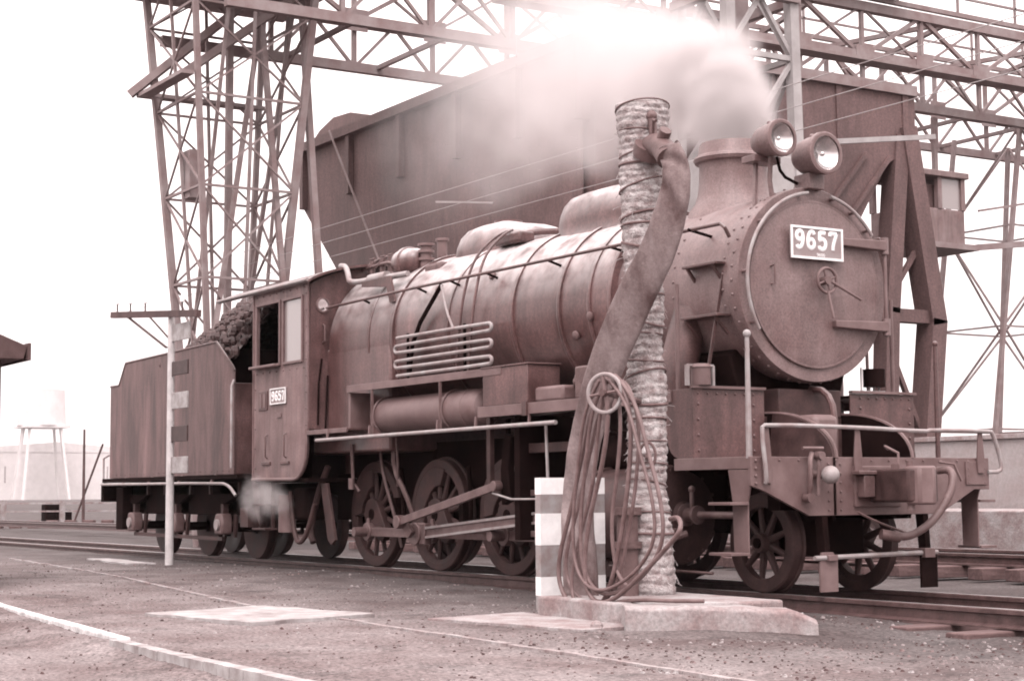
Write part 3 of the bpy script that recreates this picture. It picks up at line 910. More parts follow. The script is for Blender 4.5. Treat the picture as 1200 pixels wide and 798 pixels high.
for s, cr in ((-1, CR), (1, CR + pi / 2)):
    for i, x in enumerate(XD):
        wheel(x, s, .625, 13, .60, cr, 66 if i == 1 else 44)
    wheel(7.056, s, .42, 9, .60, None, name='leading_wheel', rim=.065)
    dx, dz = .305 * math.cos(cr), .305 * math.sin(cr)
    pz = .625 + dz
    y = s * .80
    for i in range(3):                   # coupling rods, one between each pair of pins
        xa, xb = XD[i] + dx, XD[i + 1] + dx
        mb = MB().box(xa + .07, xb - .07, y - .022, y + .022, pz - .05, pz + .05)
        cp = part(mb, 'coupling_rod', 'rod', bevel=.006)
        part(MB().box(xa + .16, xb - .16, y - .03, y - .0225, pz - .05, pz - .026).box(xa + .16, xb - .16, y - .03, y - .0225, pz + .026, pz + .05), 'rod_flange', 'rod', cp)
    for i in range(4):
        xa = XD[i] + dx
        part(MB().cyl((xa, y - s * .035, pz), (xa, y + s * .04, pz), .105, n=24), 'rod_end', 'rod', bevel=.008)
        part(MB().cyl((xa, y, pz + .09), (xa, y, pz + .16), .03, .022, n=10), 'oil_cup', 'rod')
    # connecting rod from the third axle to the crosshead
    a, b = Vector((XD[1] + dx, s * .97, pz)), Vector((4.75, s * .99, .66))
    d = (b - a).normalized()
    mb = MB().bar(a + d * .1, b - d * .08, .045, .12)
    cn = part(mb, 'connecting_rod', 'rod', bevel=.008)
    up_ = Vector((-d.z, 0, d.x))
    part(MB().bar(a + d * .2 + up_ * .05 + Vector((0, s * .03, 0)), b - d * .2 + up_ * .045 + Vector((0, s * .03, 0)), .02, .026).bar(a + d * .2 - up_ * .05 + Vector((0, s * .03, 0)), b - d * .2 - up_ * .045 + Vector((0, s * .03, 0)), .02, .026), 'rod_flange', 'pipe', cn)
    part(MB().cyl(a - Vector((0, s * .06, 0)), a + Vector((0, s * .07, 0)), .125, n=28).box(a.x - .13, a.x + .2, a.y - .045, a.y + .045, a.z - .115, a.z + .115), 'big_end', 'rod', cn, bevel=.01)
    # eccentric crank and rod
    e0 = Vector((XD[1] + dx - .02, s * 1.08, pz + .02))
    e1 = Vector((1.62, s * 1.10, pz + .13))
    ec = part(MB().bar(e0 - (e1 - e0) * .3, e1 + (e1 - e0) * .3, .05, .10), 'eccentric_crank', 'rod', bevel=.008)
    e2 = Vector((3.66, s * 1.10, .93))
    part(MB().bar(e1 + Vector((0, s * .05, 0)), e2 + Vector((0, s * .05, 0)), .035, .085).cyl(e1 + Vector((0, s * .0, 0)), e1 + Vector((0, s * .09, 0)), .075, n=16).cyl(e2 + Vector((0, s * .0, 0)), e2 + Vector((0, s * .09, 0)), .055, n=16), 'eccentric_rod', 'rod', bevel=.006)
    # brake hangers and sand nozzles between the wheels
    for x in (.78, 2.3, 3.82):
        part(MB().tube([(x, s * .66, 1.15), (x + .05, s * .66, .8), (x + .0, s * .64, .36)], .026, 8, smooth=1).box(x - .12, x - .04, s * .66 - .05, s * .66 + .05, .42, .82), 'brake_hanger', 'dark')
    part(MB().tube([(.55, s * .82, 1.42), (.58, s * .8, 1.1), (.72, s * .72, .62), (.78, s * .66, .25)], .02, 8, smooth=2), 'sanding_pipe', 'rod')
    part(MB().tube([(.18, s * 1.0, 1.45), (.18, s * .98, 1.0), (.22, s * .92, .9)], .022, 8).cyl((.18, s * 1.0, .92), (.18, s * 1.0, 1.05), .04, n=10), 'blow_pipe', 'rod')
    part(MB().tube([(.95, s * .85, 1.5), (.96, s * .86, 1.15), (1.15, s * .8, .85), (1.22, s * .74, .6)], .03, 8, smooth=1).tube([(1.1, s * .9, 1.5), (1.1, s * .88, 1.2), (1.02, s * .84, .95)], .016, 6), 'spring_hanger', 'rod')
    # ash pan and pipes under the cab
    part(MB().tube([(-.55, s * .95, 1.2), (-.75, s * .98, .9), (-.95, s * 1.0, .42), (-.85, s * 1.0, .28)], .04, 8, smooth=2), 'injector_pipe', 'wheel')
    part(MB().box(-1.25, -.85, min(s * .8, s * 1.1), max(s * .8, s * 1.1), .55, .95), 'injector', 'dark', bevel=.05)
    part(MB().prism([(-.62, 1.0), (-.45, 1.0), (-.22, .32), (-.32, .26), (-.42, .32)], 'y', s * 1.0 - .02, s * 1.0 + .02), 'damper_lever', 'wheel', bevel=.006)
part(MB().box(-.95, 1.1, -.40, .40, .38, 1.4), 'ash_pan', 'dark', bevel=.03)
part(MB().box(1.15, 5.5, -.40, .40, .75, 1.45), 'frame_stretcher', 'dark')
# running boards and what stands on them
for s in (-1, 1):
    def yb(a, b):
        return min(s * a, s * b), max(s * a, s * b)
    y0, y1 = yb(.72, 1.27)
    rb = part(MB().box(3.55, 7.0, y0, y1, 1.69, 1.72), 'running_board', 'loco', bevel=.004)
    y0, y1 = yb(1.272, 1.295)
    part(MB().box(3.55, 6.74, y0, y1, 1.615, 1.722), 'valance', 'trim', rb, bevel=.003)
    for x in (4.45, 5.6):
        part(MB().box(x - .04, x + .04, *yb(1.297, 1.315), 1.60, 1.735), 'valance_strap', 'loco', rb)
    rb2 = part(MB().box(.57, 3.60, *yb(.85, 1.23), 2.075, 2.105), 'upper_running_board', 'loco', bevel=.004)
    part(MB().box(.55, 3.94, *yb(1.232, 1.255), 2.03, 2.108), 'valance', 'trim', rb2, bevel=.003)
    part(MB().box(.55, .60, *yb(.95, 1.23), 1.62, 2.028), 'end_plate', 'trim', rb2, bevel=.003)
    part(MB().box(-.5, .6, *yb(.85, 1.25), 1.60, 1.625), 'rear_running_board', 'loco', bevel=.003)
    part(MB().box(-.5, .585, *yb(1.252, 1.272), 1.575, 1.63), 'valance', 'trim', rb2, bevel=.003)
    tb = part(MB().box(3.58, 4.42, *yb(.87, 1.25), 1.725, 2.10), 'tool_box', 'loco', bevel=.008)
    part(MB().box(3.56, 4.44, *yb(.86, 1.262), 2.104, 2.118), 'box_lid', 'loco', tb, bevel=.003)
    part(MB().box(4.46, 4.95, *yb(.93, 1.2), 1.725, 1.875), 'oil_box', 'trim', bevel=.03)
    # air reservoir slung under the upper board
    ar = part(MB().lathe((.98, s * 1.03, 1.74), (1, 0, 0), [(0, .05), (.02, .12), (.06, .17), (.13, .20), (2.0, .20), (2.005, .207), (2.1, .207), (2.105, .20), (2.28, .20), (2.34, .17), (2.37, .12), (2.39, .05)], 36), 'air_reservoir', 'trim', ang=30)
    for x in (1.18, 2.72):
        part(MB().tube(arc((s * 1.03, 1.74), .212, R(90), R(450), 24, 'yz', x), .014, 6).bar((x, s * 1.25, 1.5), (x, s * 1.25, 2.03), .03, .012), 'reservoir_strap', 'trim', ar)
    # long pipe hung below the running board
    lp = part(MB().tube([(-.15, s * 1.30, 1.50), (4.98, s * 1.30, 1.515)], .022, 10), 'side_pipe', 'pipe')
    for x in (.12, 1.18, 2.72, 3.5, 4.5):
        part(MB().bar((x, s * 1.29, 1.50), (x, s * 1.28, 1.63), .022), 'pipe_hanger', 'trim', lp)
    part(MB().tube([(4.72, s * 1.24, 1.5), (4.72, s * 1.22, .9)], .016, 6).tube([(3.6, s * 1.15, .86), (4.0, s * 1.18, .80), (5.2, s * 1.2, .80)], .012, 6), 'drain_rod', 'pipe')
    # cooling coil: six passes with return bends
    pts = []
    zs = [2.60, 2.515, 2.43, 2.345, 2.26, 2.175]
    for i, z in enumerate(zs):
        xa, xb = (1.42, 3.40)
        row = [(xa, s * 1.06, z), (xb, s * 1.06, z)]
        if i % 2:
            row = row[::-1]
        pts += row
        if i < 5:
            xe = row[1][0]
            k = 1 if xe > 2 else -1
            pts += [(xe + k * .05, s * 1.06, z - .02), (xe + k * .05, s * 1.06, z - .065)]
    cc = part(MB().tube(pts, .020, 8, smooth=1), 'cooling_coil', 'pipe')
    for x in (1.62, 2.86):
        part(MB().bar((x, s * 1.03, 2.11), (x, s * 1.03, 2.64), .03, .012), 'coil_bracket', 'dark', cc)
    part(MB().tube([(2.37, s * 1.03, 3.1), (1.75, s * 1.03, 2.62), (1.66, s * 1.03, 2.2)], .024, 8, smooth=1), 'delivery_pipe', 'dark')
    part(MB().tube([(2.37, s * 1.03, 3.1), (2.5, s * 1.04, 2.8), (2.66, s * 1.05, 2.6)], .015, 8, smooth=1), 'feed_pipe', 'pipe')
    # mechanical lubricator and boiler feed valve
    lu = part(MB().box(5.15, 5.75, *yb(.86, 1.2), 1.725, 2.03), 'lubricator', 'iron', bevel=.02)
    part(MB().cyl((5.02, s * 1.02, 1.92), (5.18, s * 1.02, 1.96), .09, n=16).ball((4.98, s * 1.04, 1.90), .055, 10, 8), 'drive_wheel', 'iron', lu)
    part(MB().cyl((4.92, s * 1.12, 1.86), (4.92, s * 1.12, 1.72), .012, n=6).cyl((5.3, s * 1.03, 2.03), (5.3, s * 1.03, 2.09), .03, n=8).cyl((5.5, s * 1.03, 2.03), (5.5, s * 1.03, 2.09), .03, n=8).tube([(5.2, s * 1.03, 2.09), (5.7, s * 1.03, 2.10)], .012, 6), 'oil_feed', 'trim', lu)
    part(MB().tube([(5.85, s * .95, 1.72), (5.85, s * .9, 2.1), (5.8, s * .8, 2.4)], .025, 8, smooth=1), 'oil_pipe', 'loco')
    # posts and small fittings over the front plate
    part(MB().cyl((6.79, s * 1.25, 1.70), (6.79, s * 1.25, 2.62), .019, n=8), 'board_stanchion', 'trim')
    # side curtain and front plate
    poly = [(6.62, 1.72), (7.0, 1.72), (7.0, 1.13), (6.85, 1.13)] + [(6.85 - .19 * math.sin(R(15 * i)), 1.32 - .19 * math.cos(R(15 * i))) for i in range(1, 7)] + [(6.62, 1.4)]
    sp_ = part(MB().prism(poly, 'y', s * 1.262, s * 1.278), 'side_curtain', 'loco', bevel=.002)
    fp = part(MB().box(7.002, 7.02, *yb(.50, 1.278), 1.13, 1.72), 'front_curtain', 'loco', bevel=.002)
    part(MB().box(7.0, 7.05, *yb(.50, 1.29), 1.722, 1.745), 'curtain_edge', 'trim', fp)
    mb = MB()
    for z in (1.2, 1.33, 1.46, 1.59):
        mb.ball((7.021, s * 1.22, z), .014, 6, 4)
        mb.ball((7.021, s * .62, z), .014, 6, 4)
    for k in range(7):
        mb.ball((7.021, s * (.62 + .1 * k), 1.68), .012, 6, 4)
    stuff(part(mb, 'rivet_row', 'loco', fp))
    part(MB().box(6.78, 7.79, *yb(1.279, 1.30), 1.035, 1.135), 'deck_edge', 'trim', bevel=.004)
    # footstep hung under the deck end
    st = part(MB().prism([(7.50, 1.03), (7.82, 1.03), (7.74, .78), (7.74, .36), (7.56, .36), (7.55, .78)], 'y', s * 1.29, s * 1.305), 'footstep_hanger', 'trim', bevel=.002)
    for z in (.76, .36):
        part(MB().box(7.48, 7.76, *yb(1.307, 1.50), z - .012, z + .012), 'footstep', 'trim', st, bevel=.003)
    # corner pole with a ball top
    pp = part(MB().cyl((7.74, s * 1.28 if s < 0 else .83, 1.12), (7.74, s * 1.28 if s < 0 else .83, 2.10), .026 if s < 0 else .022, .018, n=10), 'corner_pole', 'pipe' if s < 0 else 'loco')
    part(MB().ball((7.74, s * 1.28 if s < 0 else .83, 2.12), .034 if s < 0 else .026, 10, 8), 'ball_top', 'pipe' if s < 0 else 'loco', pp)
# lubricator pot and marker lantern on the front plate
lp = part(MB().cyl((7.0, -1.17, 1.75), (7.0, -1.17, 1.90), .085, n=20), 'front_oil_pot', 'trim')
part(MB().cyl((7.0, -1.17, 1.90), (7.0, -1.17, 1.93), .095, .07, n=20), 'pot_lid', 'trim', lp)
part(MB().bar((6.98, -1.30, 1.745), (6.98, -1.30, 1.92), .03).bar((6.98, -1.02, 1.745), (6.98, -1.02, 1.92), .02).bar((6.98, -1.30, 1.92), (6.98, -1.02, 1.92), .018), 'pot_cage', 'pipe', lp)
lp = part(MB().cyl((6.95, .86, 1.79), (6.95, .86, 1.95), .10, n=18), 'marker_lantern', 'dark')
part(MB().bar((6.96, .70, 1.745), (6.96, .70, 1.96), .018).bar((6.96, .70, 1.745), (6.96, .98, 1.745), .018), 'lantern_bracket', 'white', lp)
for k in (-1, 0, 1):
    part(MB().cyl((6.95, .86 + k * .06, 1.745), (6.95, .86 + k * .06, 1.80), .012, n=6), 'lantern_foot', 'pipe', lp)
# front deck, buffer beam and coupler
part(MB().box(7.03, 7.80, -1.277, 1.277, 1.10, 1.126), 'front_deck', 'loco', bevel=.003)
bb = part(MB().prism([(-1.345, 1.132), (1.345, 1.132), (1.345, .86), (1.16, .86), (.74, .655), (-.74, .655), (-1.22, .86), (-1.345, .90)], 'x', 7.80, 7.835), 'buffer_beam', 'trim', bevel=.004)
part(MB().box(7.836, 7.845, -.475, -.455, .66, 1.13), 'beam_joint', 'dark', bb)
part(MB().box(7.836, 7.848, 1.05, 1.31, .90, 1.10), 'beam_doubler', 'trim', bb, bevel=.003)
mb = MB()
for z in (.92, .98, 1.04, 1.10):
    for y in (-1.16, -1.30, 1.08, 1.28):
        mb.ball((7.84, y, z), .013, 6, 4)
for y in (-.53, -.40):
    for k in range(6):
        mb.ball((7.84, y, .70 + .075 * k), .010, 6, 4)
for k in range(11):
    mb.ball((7.84, -1.05 + .2 * k, 1.105), .010, 6, 4)
stuff(part(mb, 'rivet_row', 'trim', bb))
cpl = part(MB().box(7.79, 7.86, -.26, .26, .72, 1.06), 'coupler_pocket', 'trim', bevel=.01)
cb = part(MB().prism([(7.86, -.10), (8.02, -.11), (8.14, -.19), (8.40, -.20), (8.47, -.14), (8.50, -.02), (8.42, .03), (8.34, -.05), (8.24, -.03), (8.24, .11), (8.34, .16), (8.32, .22), (8.12, .20), (8.02, .11), (7.86, .10)], 'z', .76, 1.03), 'coupler_body', 'wheel', bevel=.018)
part(MB().prism([(8.36, -.195), (8.48, -.15), (8.53, -.03), (8.50, .02), (8.42, .01), (8.44, -.06), (8.34, -.09)], 'z', .74, 1.05), 'coupler_knuckle', 'trim', cb, bevel=.02)
part(MB().cyl((8.36, -.13, .70), (8.36, -.13, 1.09), .03, n=12), 'knuckle_pin', 'trim', cb)
part(MB().tube([(8.1, 0, 1.03), (8.1, 0, 1.16), (7.95, .0, 1.22), (7.86, .12, 1.2)], .012, 6).box(8.05, 8.15, -.04, .04, 1.03, 1.07), 'lifting_lever', 'trim', cb)
for y_ in (-.18, .18):
    part(MB().box(7.862, 7.95, y_ - .06, y_ + .06, .80, .98), 'draw_gear', 'iron', cpl, bevel=.008)
part(MB().box(7.862, 7.96, -.3, -.06, .985, 1.02), 'draw_gear', 'iron', cpl, bevel=.008)
# front handrail along the beam
fh = part(MB().tube([(7.86, -1.22, .92), (7.88, -1.22, .95), (7.88, -1.27, 1.36), (7.88, -1.22, 1.385), (7.88, -.2, 1.375), (7.88, .55, 1.35), (7.88, .6, 1.365), (7.88, 1.30, 1.365), (7.88, 1.36, 1.35), (7.88, 1.46, 1.08), (7.88, 1.44, 1.01), (7.85, 1.32, 1.01)], .018, 8, smooth=1), 'beam_handrail', 'pipe')
for y, z0 in ((-1.20, .92), (-.22, .84), (1.22, 1.0)):
    part(MB().prism([(y - .035, z0), (y + .035, z0), (y + .045, 1.12), (y + .02, 1.38), (y - .02, 1.38), (y - .045, 1.12)], 'x', 7.85, 7.866), 'rail_post', 'trim', fh, bevel=.002)
# lamp cock and pipes on the beam
lc = part(MB().ball((7.97, -.63, .985), .075, 16, 12), 'whistle_lamp', 'pipe')
part(MB().cyl((7.83, -.72, .99), (7.97, -.63, .985), .035, n=12).tube([(7.85, -.80, .82), (7.92, -.80, .84), (7.92, -.80, 1.10), (7.88, -.74, 1.16)], .022, 8, smooth=1).cyl((7.86, -.80, .80), (7.93, -.80, .80), .04, n=10).cyl((7.88, -.70, 1.14), (7.96, -.70, 1.14), .035, n=12).tube([(7.9, -.86, 1.20), (7.9, -.64, 1.20)], .016, 6).tube([(7.92, -.72, .82), (7.92, -.70, 1.12)], .018, 6), 'pipe_cluster', 'rod', lc)
# brake hose hanging from the beam
bh = part(MB().tube([(8.0, .55, 1.02), (8.10, .58, 1.03), (8.17, .56, .96), (8.17, .50, .80), (8.12, .36, .60), (8.08, .20, .50), (8.05, .08, .47), (8.02, .0, .50)], .034, 10, smooth=2), 'brake_hose', 'rubber')
part(MB().cyl((7.84, .55, 1.02), (8.02, .55, 1.02), .03, n=10).tube([(8.06, .50, 1.09), (8.12, .62, 1.07), (8.16, .66, .93)], .012, 6), 'hose_cock', 'iron', bh)
part(MB().cyl((8.04, .05, .47), (7.98, -.10, .50), .045, n=10), 'hose_coupling', 'iron', bh)
part(MB().tube([(7.98, -.35, .68), (7.99, -.15, .60), (8.0, .05, .54), (8.02, .16, .50)], .010, 6, smooth=1), 'hose_chain', 'iron', bh)
# guard irons and cross bar at the rails
gb = part(MB().tube([(7.86, -.72, .315), (7.86, .66, .335)], .020, 8), 'guard_bar', 'pipe')
for s in (-1, 1):
    m_ = 'trim' if s < 0 else 'dark'
    part(MB().prism([(s * .66, .04), (s * .47, .04), (s * .47, .30), (s * .52, .36), (s * .64, .36), (s * .66, .28)], 'x', 7.84, 7.862), 'guard_iron', m_, gb, bevel=.003)
    part(MB().prism([(7.70, 1.02), (7.80, 1.02), (7.85, .34), (7.85, .08), (7.79, .08), (7.76, .4)], 'y', s * .57 - .03, s * .57 + .03), 'guard_arm', 'dark', gb, bevel=.003)
part(MB().box(7.80, 7.90, -.60, -.50, .29, .34).box(7.80, 7.90, .48, .60, .29, .37), 'bar_clamp', 'trim', gb, bevel=.006)
part(MB().box(6.85, 7.26, -.40, .40, .30, .62), 'pony_truck', 'dark', bevel=.02)
part(MB().box(7.45, 7.6, -.85, .85, .70, 1.0), 'frame_cross_tie', 'dark')
part(MB().box(7.2, 7.5, -.36, -.08, 1.13, 1.50), 'front_valve_cover', 'trim', bevel=.05)
part(MB().box(6.75, 7.05, -.36, .36, 1.5, 1.74), 'saddle_box', 'wheel', bevel=.01)
part(MB().box(6.97, 6.99, -.5, .5, 1.13, 1.50), 'front_apron', 'wheel')
part(MB().tube([(7.3, .05, 1.13), (7.3, .05, 1.55), (7.2, .05, 1.72), (7.0, .05, 1.75)], .03, 8, smooth=1), 'blast_pipe', 'loco')

# fittings on the firebox top
gen = part(MB().lathe((.55, -.55, 3.56), (1, 0, 0), [(0, .08), (.03, .13), (.08, .165), (.20, .17), (.21, .19), (.26, .19), (.27, .165), (.42, .15), (.48, .10), (.50, .03)], 28), 'turbo_generator', 'boiler', ang=40)
part(MB().box(.6, .95, -.62, -.42, 3.30, 3.44), 'generator_base', 'loco', gen, bevel=.02)
part(MB().cyl((1.10, -.5, 3.36), (1.10, -.5, 3.72), .07, n=14).cyl((1.10, -.5, 3.55), (1.10, -.5, 3.58), .095, n=14).cyl((1.10, -.5, 3.64), (1.10, -.5, 3.67), .095, n=14).cyl((1.10, -.5, 3.72), (1.10, -.5, 3.75), .10, n=14), 'safety_valve', 'trim')
part(MB().cyl((.95, -.2, 3.55), (.95, -.2, 3.85), .06, n=14).cyl((.95, -.2, 3.82), (.95, -.2, 3.85), .08, n=14), 'whistle', 'trim')
part(MB().box(1.25, 1.62, -.62, -.4, 3.30, 3.48), 'check_valve', 'iron', bevel=.04)
part(MB().tube([(-.55, -.78, 3.66), (-.38, -.80, 3.64), (-.22, -.84, 3.50), (-.16, -.86, 3.40), (.5, -.84, 3.38), (1.2, -.80, 3.37)], .035, 10, smooth=2), 'steam_feed_pipe', 'pipe')
part(MB().cyl((.35, -.84, 3.39), (.75, -.83, 3.39), .06, n=14), 'pipe_sleeve', 'pipe')
part(MB().tube([(-.5, -.4, 3.70), (-.1, -.42, 3.74), (.3, -.42, 3.72), (.55, -.5, 3.66)], .02, 8, smooth=1).tube([(-.5, -.5, 3.62), (.2, -.55, 3.64), (.5, -.58, 3.58)], .016, 8, smooth=1), 'generator_pipe', 'trim')
for x in (-.25, .02, .22):
    part(MB().cyl((x, -.5, 3.42), (x, -.5, 3.70), .035, n=10).cyl((x, -.5, 3.62), (x, -.5, 3.66), .06, n=10).tube([(x - .06, -.5, 3.73), (x + .06, -.5, 3.73)], .012, 6), 'turret_valve', 'iron')
part(MB().box(-.40, .40, -.62, -.30, 3.40, 3.50), 'turret', 'loco', bevel=.03)
part(MB().prism([(.30, 3.36), (1.0, 3.36), (1.12, 3.05), (1.0, 3.05), (.92, 3.24), (.30, 3.30)], 'y', -.93, -.90), 'pipe_bracket', 'loco')

# cab
CX0, CX1 = -2.1, -.5
def cab_side(s):
    ys_ = (s * 1.25, s * 1.228)
    mb = MB()
    low = [(CX0, 1.06), (-.86, 1.05)] + [(-.86 + .36 * math.sin(R(15 * i)), 1.41 - .36 * math.cos(R(15 * i))) for i in range(1, 7)] + [(CX1, 2.50), (CX0, 2.50)]
    mb.prism(low, 'y', *ys_)
    for a, b in ((CX0, -1.97), (-1.30, -1.17), (-.65, CX1)):
        mb.box(a, b, min(ys_), max(ys_), 2.50, 3.26)
    mb.box(CX0, CX1, min(ys_), max(ys_), 3.26, 3.44)
    o = part(mb, 'cab_side', 'cab', smooth=False)
    yo = s * 1.252
    def rim(x0, x1, z0, z1, w_, nm, m):
        k = MB()
        for bx_ in ((x0 - w_, x1 + w_, z1, z1 + w_), (x0 - w_, x1 + w_, z0 - w_, z0), (x0 - w_, x0, z0, z1), (x1, x1 + w_, z0, z1)):
            k.box(bx_[0], bx_[1], min(yo, yo + s * .022), max(yo, yo + s * .022), bx_[2], bx_[3])
        return part(k, nm, m, o, bevel=.004, smooth=False)
    rim(-1.97, -1.30, 2.50, 3.26, .032, 'window_frame', 'trim')
    rim(-1.17, -.65, 2.50, 3.26, .032, 'window_frame', 'trim')
    part(MB().box(-1.165, -.655, min(s * 1.236, s * 1.242), max(s * 1.236, s * 1.242), 2.505, 3.255), 'window_pane', 'glass', o, smooth=False)
    part(MB().box(-2.03, -1.26, min(s * 1.275, s * 1.36), max(s * 1.275, s * 1.36), 2.455, 2.49), 'arm_rest', 'trim', o, bevel=.008)
    # beading round the lower edge
    bead = [(x, s * 1.262, z) for x, z in [(CX0, 1.06), (-.86, 1.05)] + [(-.86 + .36 * math.sin(R(15 * i)), 1.41 - .36 * math.cos(R(15 * i))) for i in range(1, 7)] + [(CX1, 1.65)]]
    part(MB().tube(bead, .022, 8), 'edge_bead', 'trim', o)
    part(MB().tube([(CX0, s * 1.252, 1.06), (CX0, s * 1.252, 3.44)], .018, 6), 'edge_bead', 'trim', o)
    mb = MB()
    for i in range(9):
        mb.ball((CX1 - .04, s * 1.252, 1.7 + .2 * i), .011, 6, 4)
        mb.ball((CX0 + .06, s * 1.252, 1.2 + .25 * i), .011, 6, 4)
    for i in range(8):
        mb.ball((-2.0 + .2 * i, s * 1.252, 3.38), .011, 6, 4)
        mb.ball((-2.0 + .2 * i, s * 1.252, 2.40), .011, 6, 4)
    stuff(part(mb, 'rivet_row', 'loco', o))
    # builder's plates and small fittings
    part(MB().box(-1.92, -1.66, min(s * 1.252, s * 1.264), max(s * 1.252, s * 1.264), 1.93, 2.17), 'shed_plate', 'loco', o, bevel=.004)
    part(MB().box(-1.88, -1.81, min(s * 1.265, s * 1.272), max(s * 1.265, s * 1.272), 1.96, 2.14).box(-1.77, -1.70, min(s * 1.265, s * 1.272), max(s * 1.265, s * 1.272), 1.96, 2.14), 'plate_relief', 'trim', o)
    part(MB().box(-1.36, -1.24, min(s * 1.252, s * 1.262), max(s * 1.252, s * 1.262), 1.82, 1.88), 'maker_plate', 'trim', o, bevel=.003)
    for x in (-1.66, -1.1):
        part(MB().tube([(x, s * 1.255, 1.32), (x, s * 1.285, 1.34), (x, s * 1.285, 1.60), (x, s * 1.255, 1.62)], .010, 6), 'hand_grip', 'loco', o)
        part(MB().box(x - .16, x + .10, min(s * 1.252, s * 1.27), max(s * 1.252, s * 1.27), 1.24, 1.28), 'fixing_plate', 'loco', o, bevel=.004)
    return o
cs = cab_side(-1)
cab_side(1)
number_plate((-1.32, -1.254, 2.09), (1, 0, 0), (0, 0, 1), (0, -1, 0), .46, .20, '9657', False)
rp_ = []
for i in range(25):
    a = R(-64) + R(128) * i / 24
    rp_.append((1.46 * math.sin(a), 2.83 + 1.46 * math.cos(a) * .33))
z0r = rp_[0][1]
rp_ = [(y, z - z0r + 3.44) for y, z in rp_]
roof = part(MB().prism(rp_ + [(y, z - .03) for y, z in rp_[::-1]], 'x', -3.15, -.36), 'cab_roof', 'loco', ang=25)
part(MB().tube([(-3.15, -1.325, 3.445), (-.36, -1.325, 3.445)], .020, 8), 'gutter', 'pipe', roof)
fw = MB()
# front wall: outline follows the roof, a round lookout each side
fpoly = [(-1.228, 1.65), (1.228, 1.65)] + [(y * .925, z - .035) for y, z in rp_[::-1]]
fwl = part(fw.prism(fpoly, 'x', -.52, -.50), 'cab_front', 'loco', smooth=False)
for s in (-1, 1):
    wn = part(MB().lathe((-.498, s * 1.05, 3.16), (1, 0, 0), [(0, .095), (.02, .095), (.022, .075), (.0, .075)], 24, cap=False), 'lookout_frame', 'trim', fwl)
    part(MB().lathe((-.499, s * 1.05, 3.16), (1, 0, 0), [(0, .075), (.004, .075)], 24), 'lookout_glass', 'mirror', wn)
    part(MB().tube([(-.49, s * 1.05, 2.70), (-.44, s * 1.05, 2.72), (-.44, s * 1.05, 2.9), (-.49, s * 1.05, 2.92)], .012, 6), 'grab_handle', 'trim', fwl)
    part(MB().tube([(-.48, s * 1.12, 1.7), (-.46, s * 1.12, 2.2), (-.46, s * 1.08, 2.5)], .014, 6).tube([(-.48, s * 1.02, 1.66), (-.46, s * 1.0, 2.3)], .012, 6), 'wall_pipe', 'dark', fwl)
part(MB().box(-2.1, -.53, -1.22, 1.22, 1.02, 1.06), 'cab_floor', 'dark')
part(MB().lathe((-1.05, 0, 2.45), (1, 0, 0), [(0, .85), (.52, .86)], 36), 'backhead', 'dark')
part(MB().box(-1.9, -1.5, -1.1, -.7, 1.06, 1.6), 'crew_seat', 'dark', bevel=.03)
part(MB().box(-2.1, -1.3, .6, 1.15, 1.06, 2.3), 'cab_locker', 'dark', bevel=.02)
# steps under the cab
for s in (-1, 1):
    st = part(MB().bar((-1.95, s * 1.2, 1.04), (-1.95, s * 1.2, .42), .05, .015).bar((-1.6, s * 1.2, 1.04), (-1.6, s * 1.2, .42), .05, .015), 'cab_step_hanger', 'wheel')
    for z in (.44, .74):
        part(MB().box(-1.98, -1.57, min(s * 1.1, s * 1.32), max(s * 1.1, s * 1.32), z - .015, z + .012), 'cab_step', 'wheel', st, bevel=.004)
    part(MB().cyl((-1.35, s * 1.12, .40), (-1.35, s * 1.12, .86), .11, n=16), 'drain_pot', 'trim')
    part(MB().tube([(-1.2, s * 1.15, .9), (-1.1, s * 1.16, .5), (-1.0, s * 1.14, .25), (-.8, s * 1.12, .35), (-.6, s * 1.1, .75)], .03, 8, smooth=2), 'overflow_pipe', 'wheel')

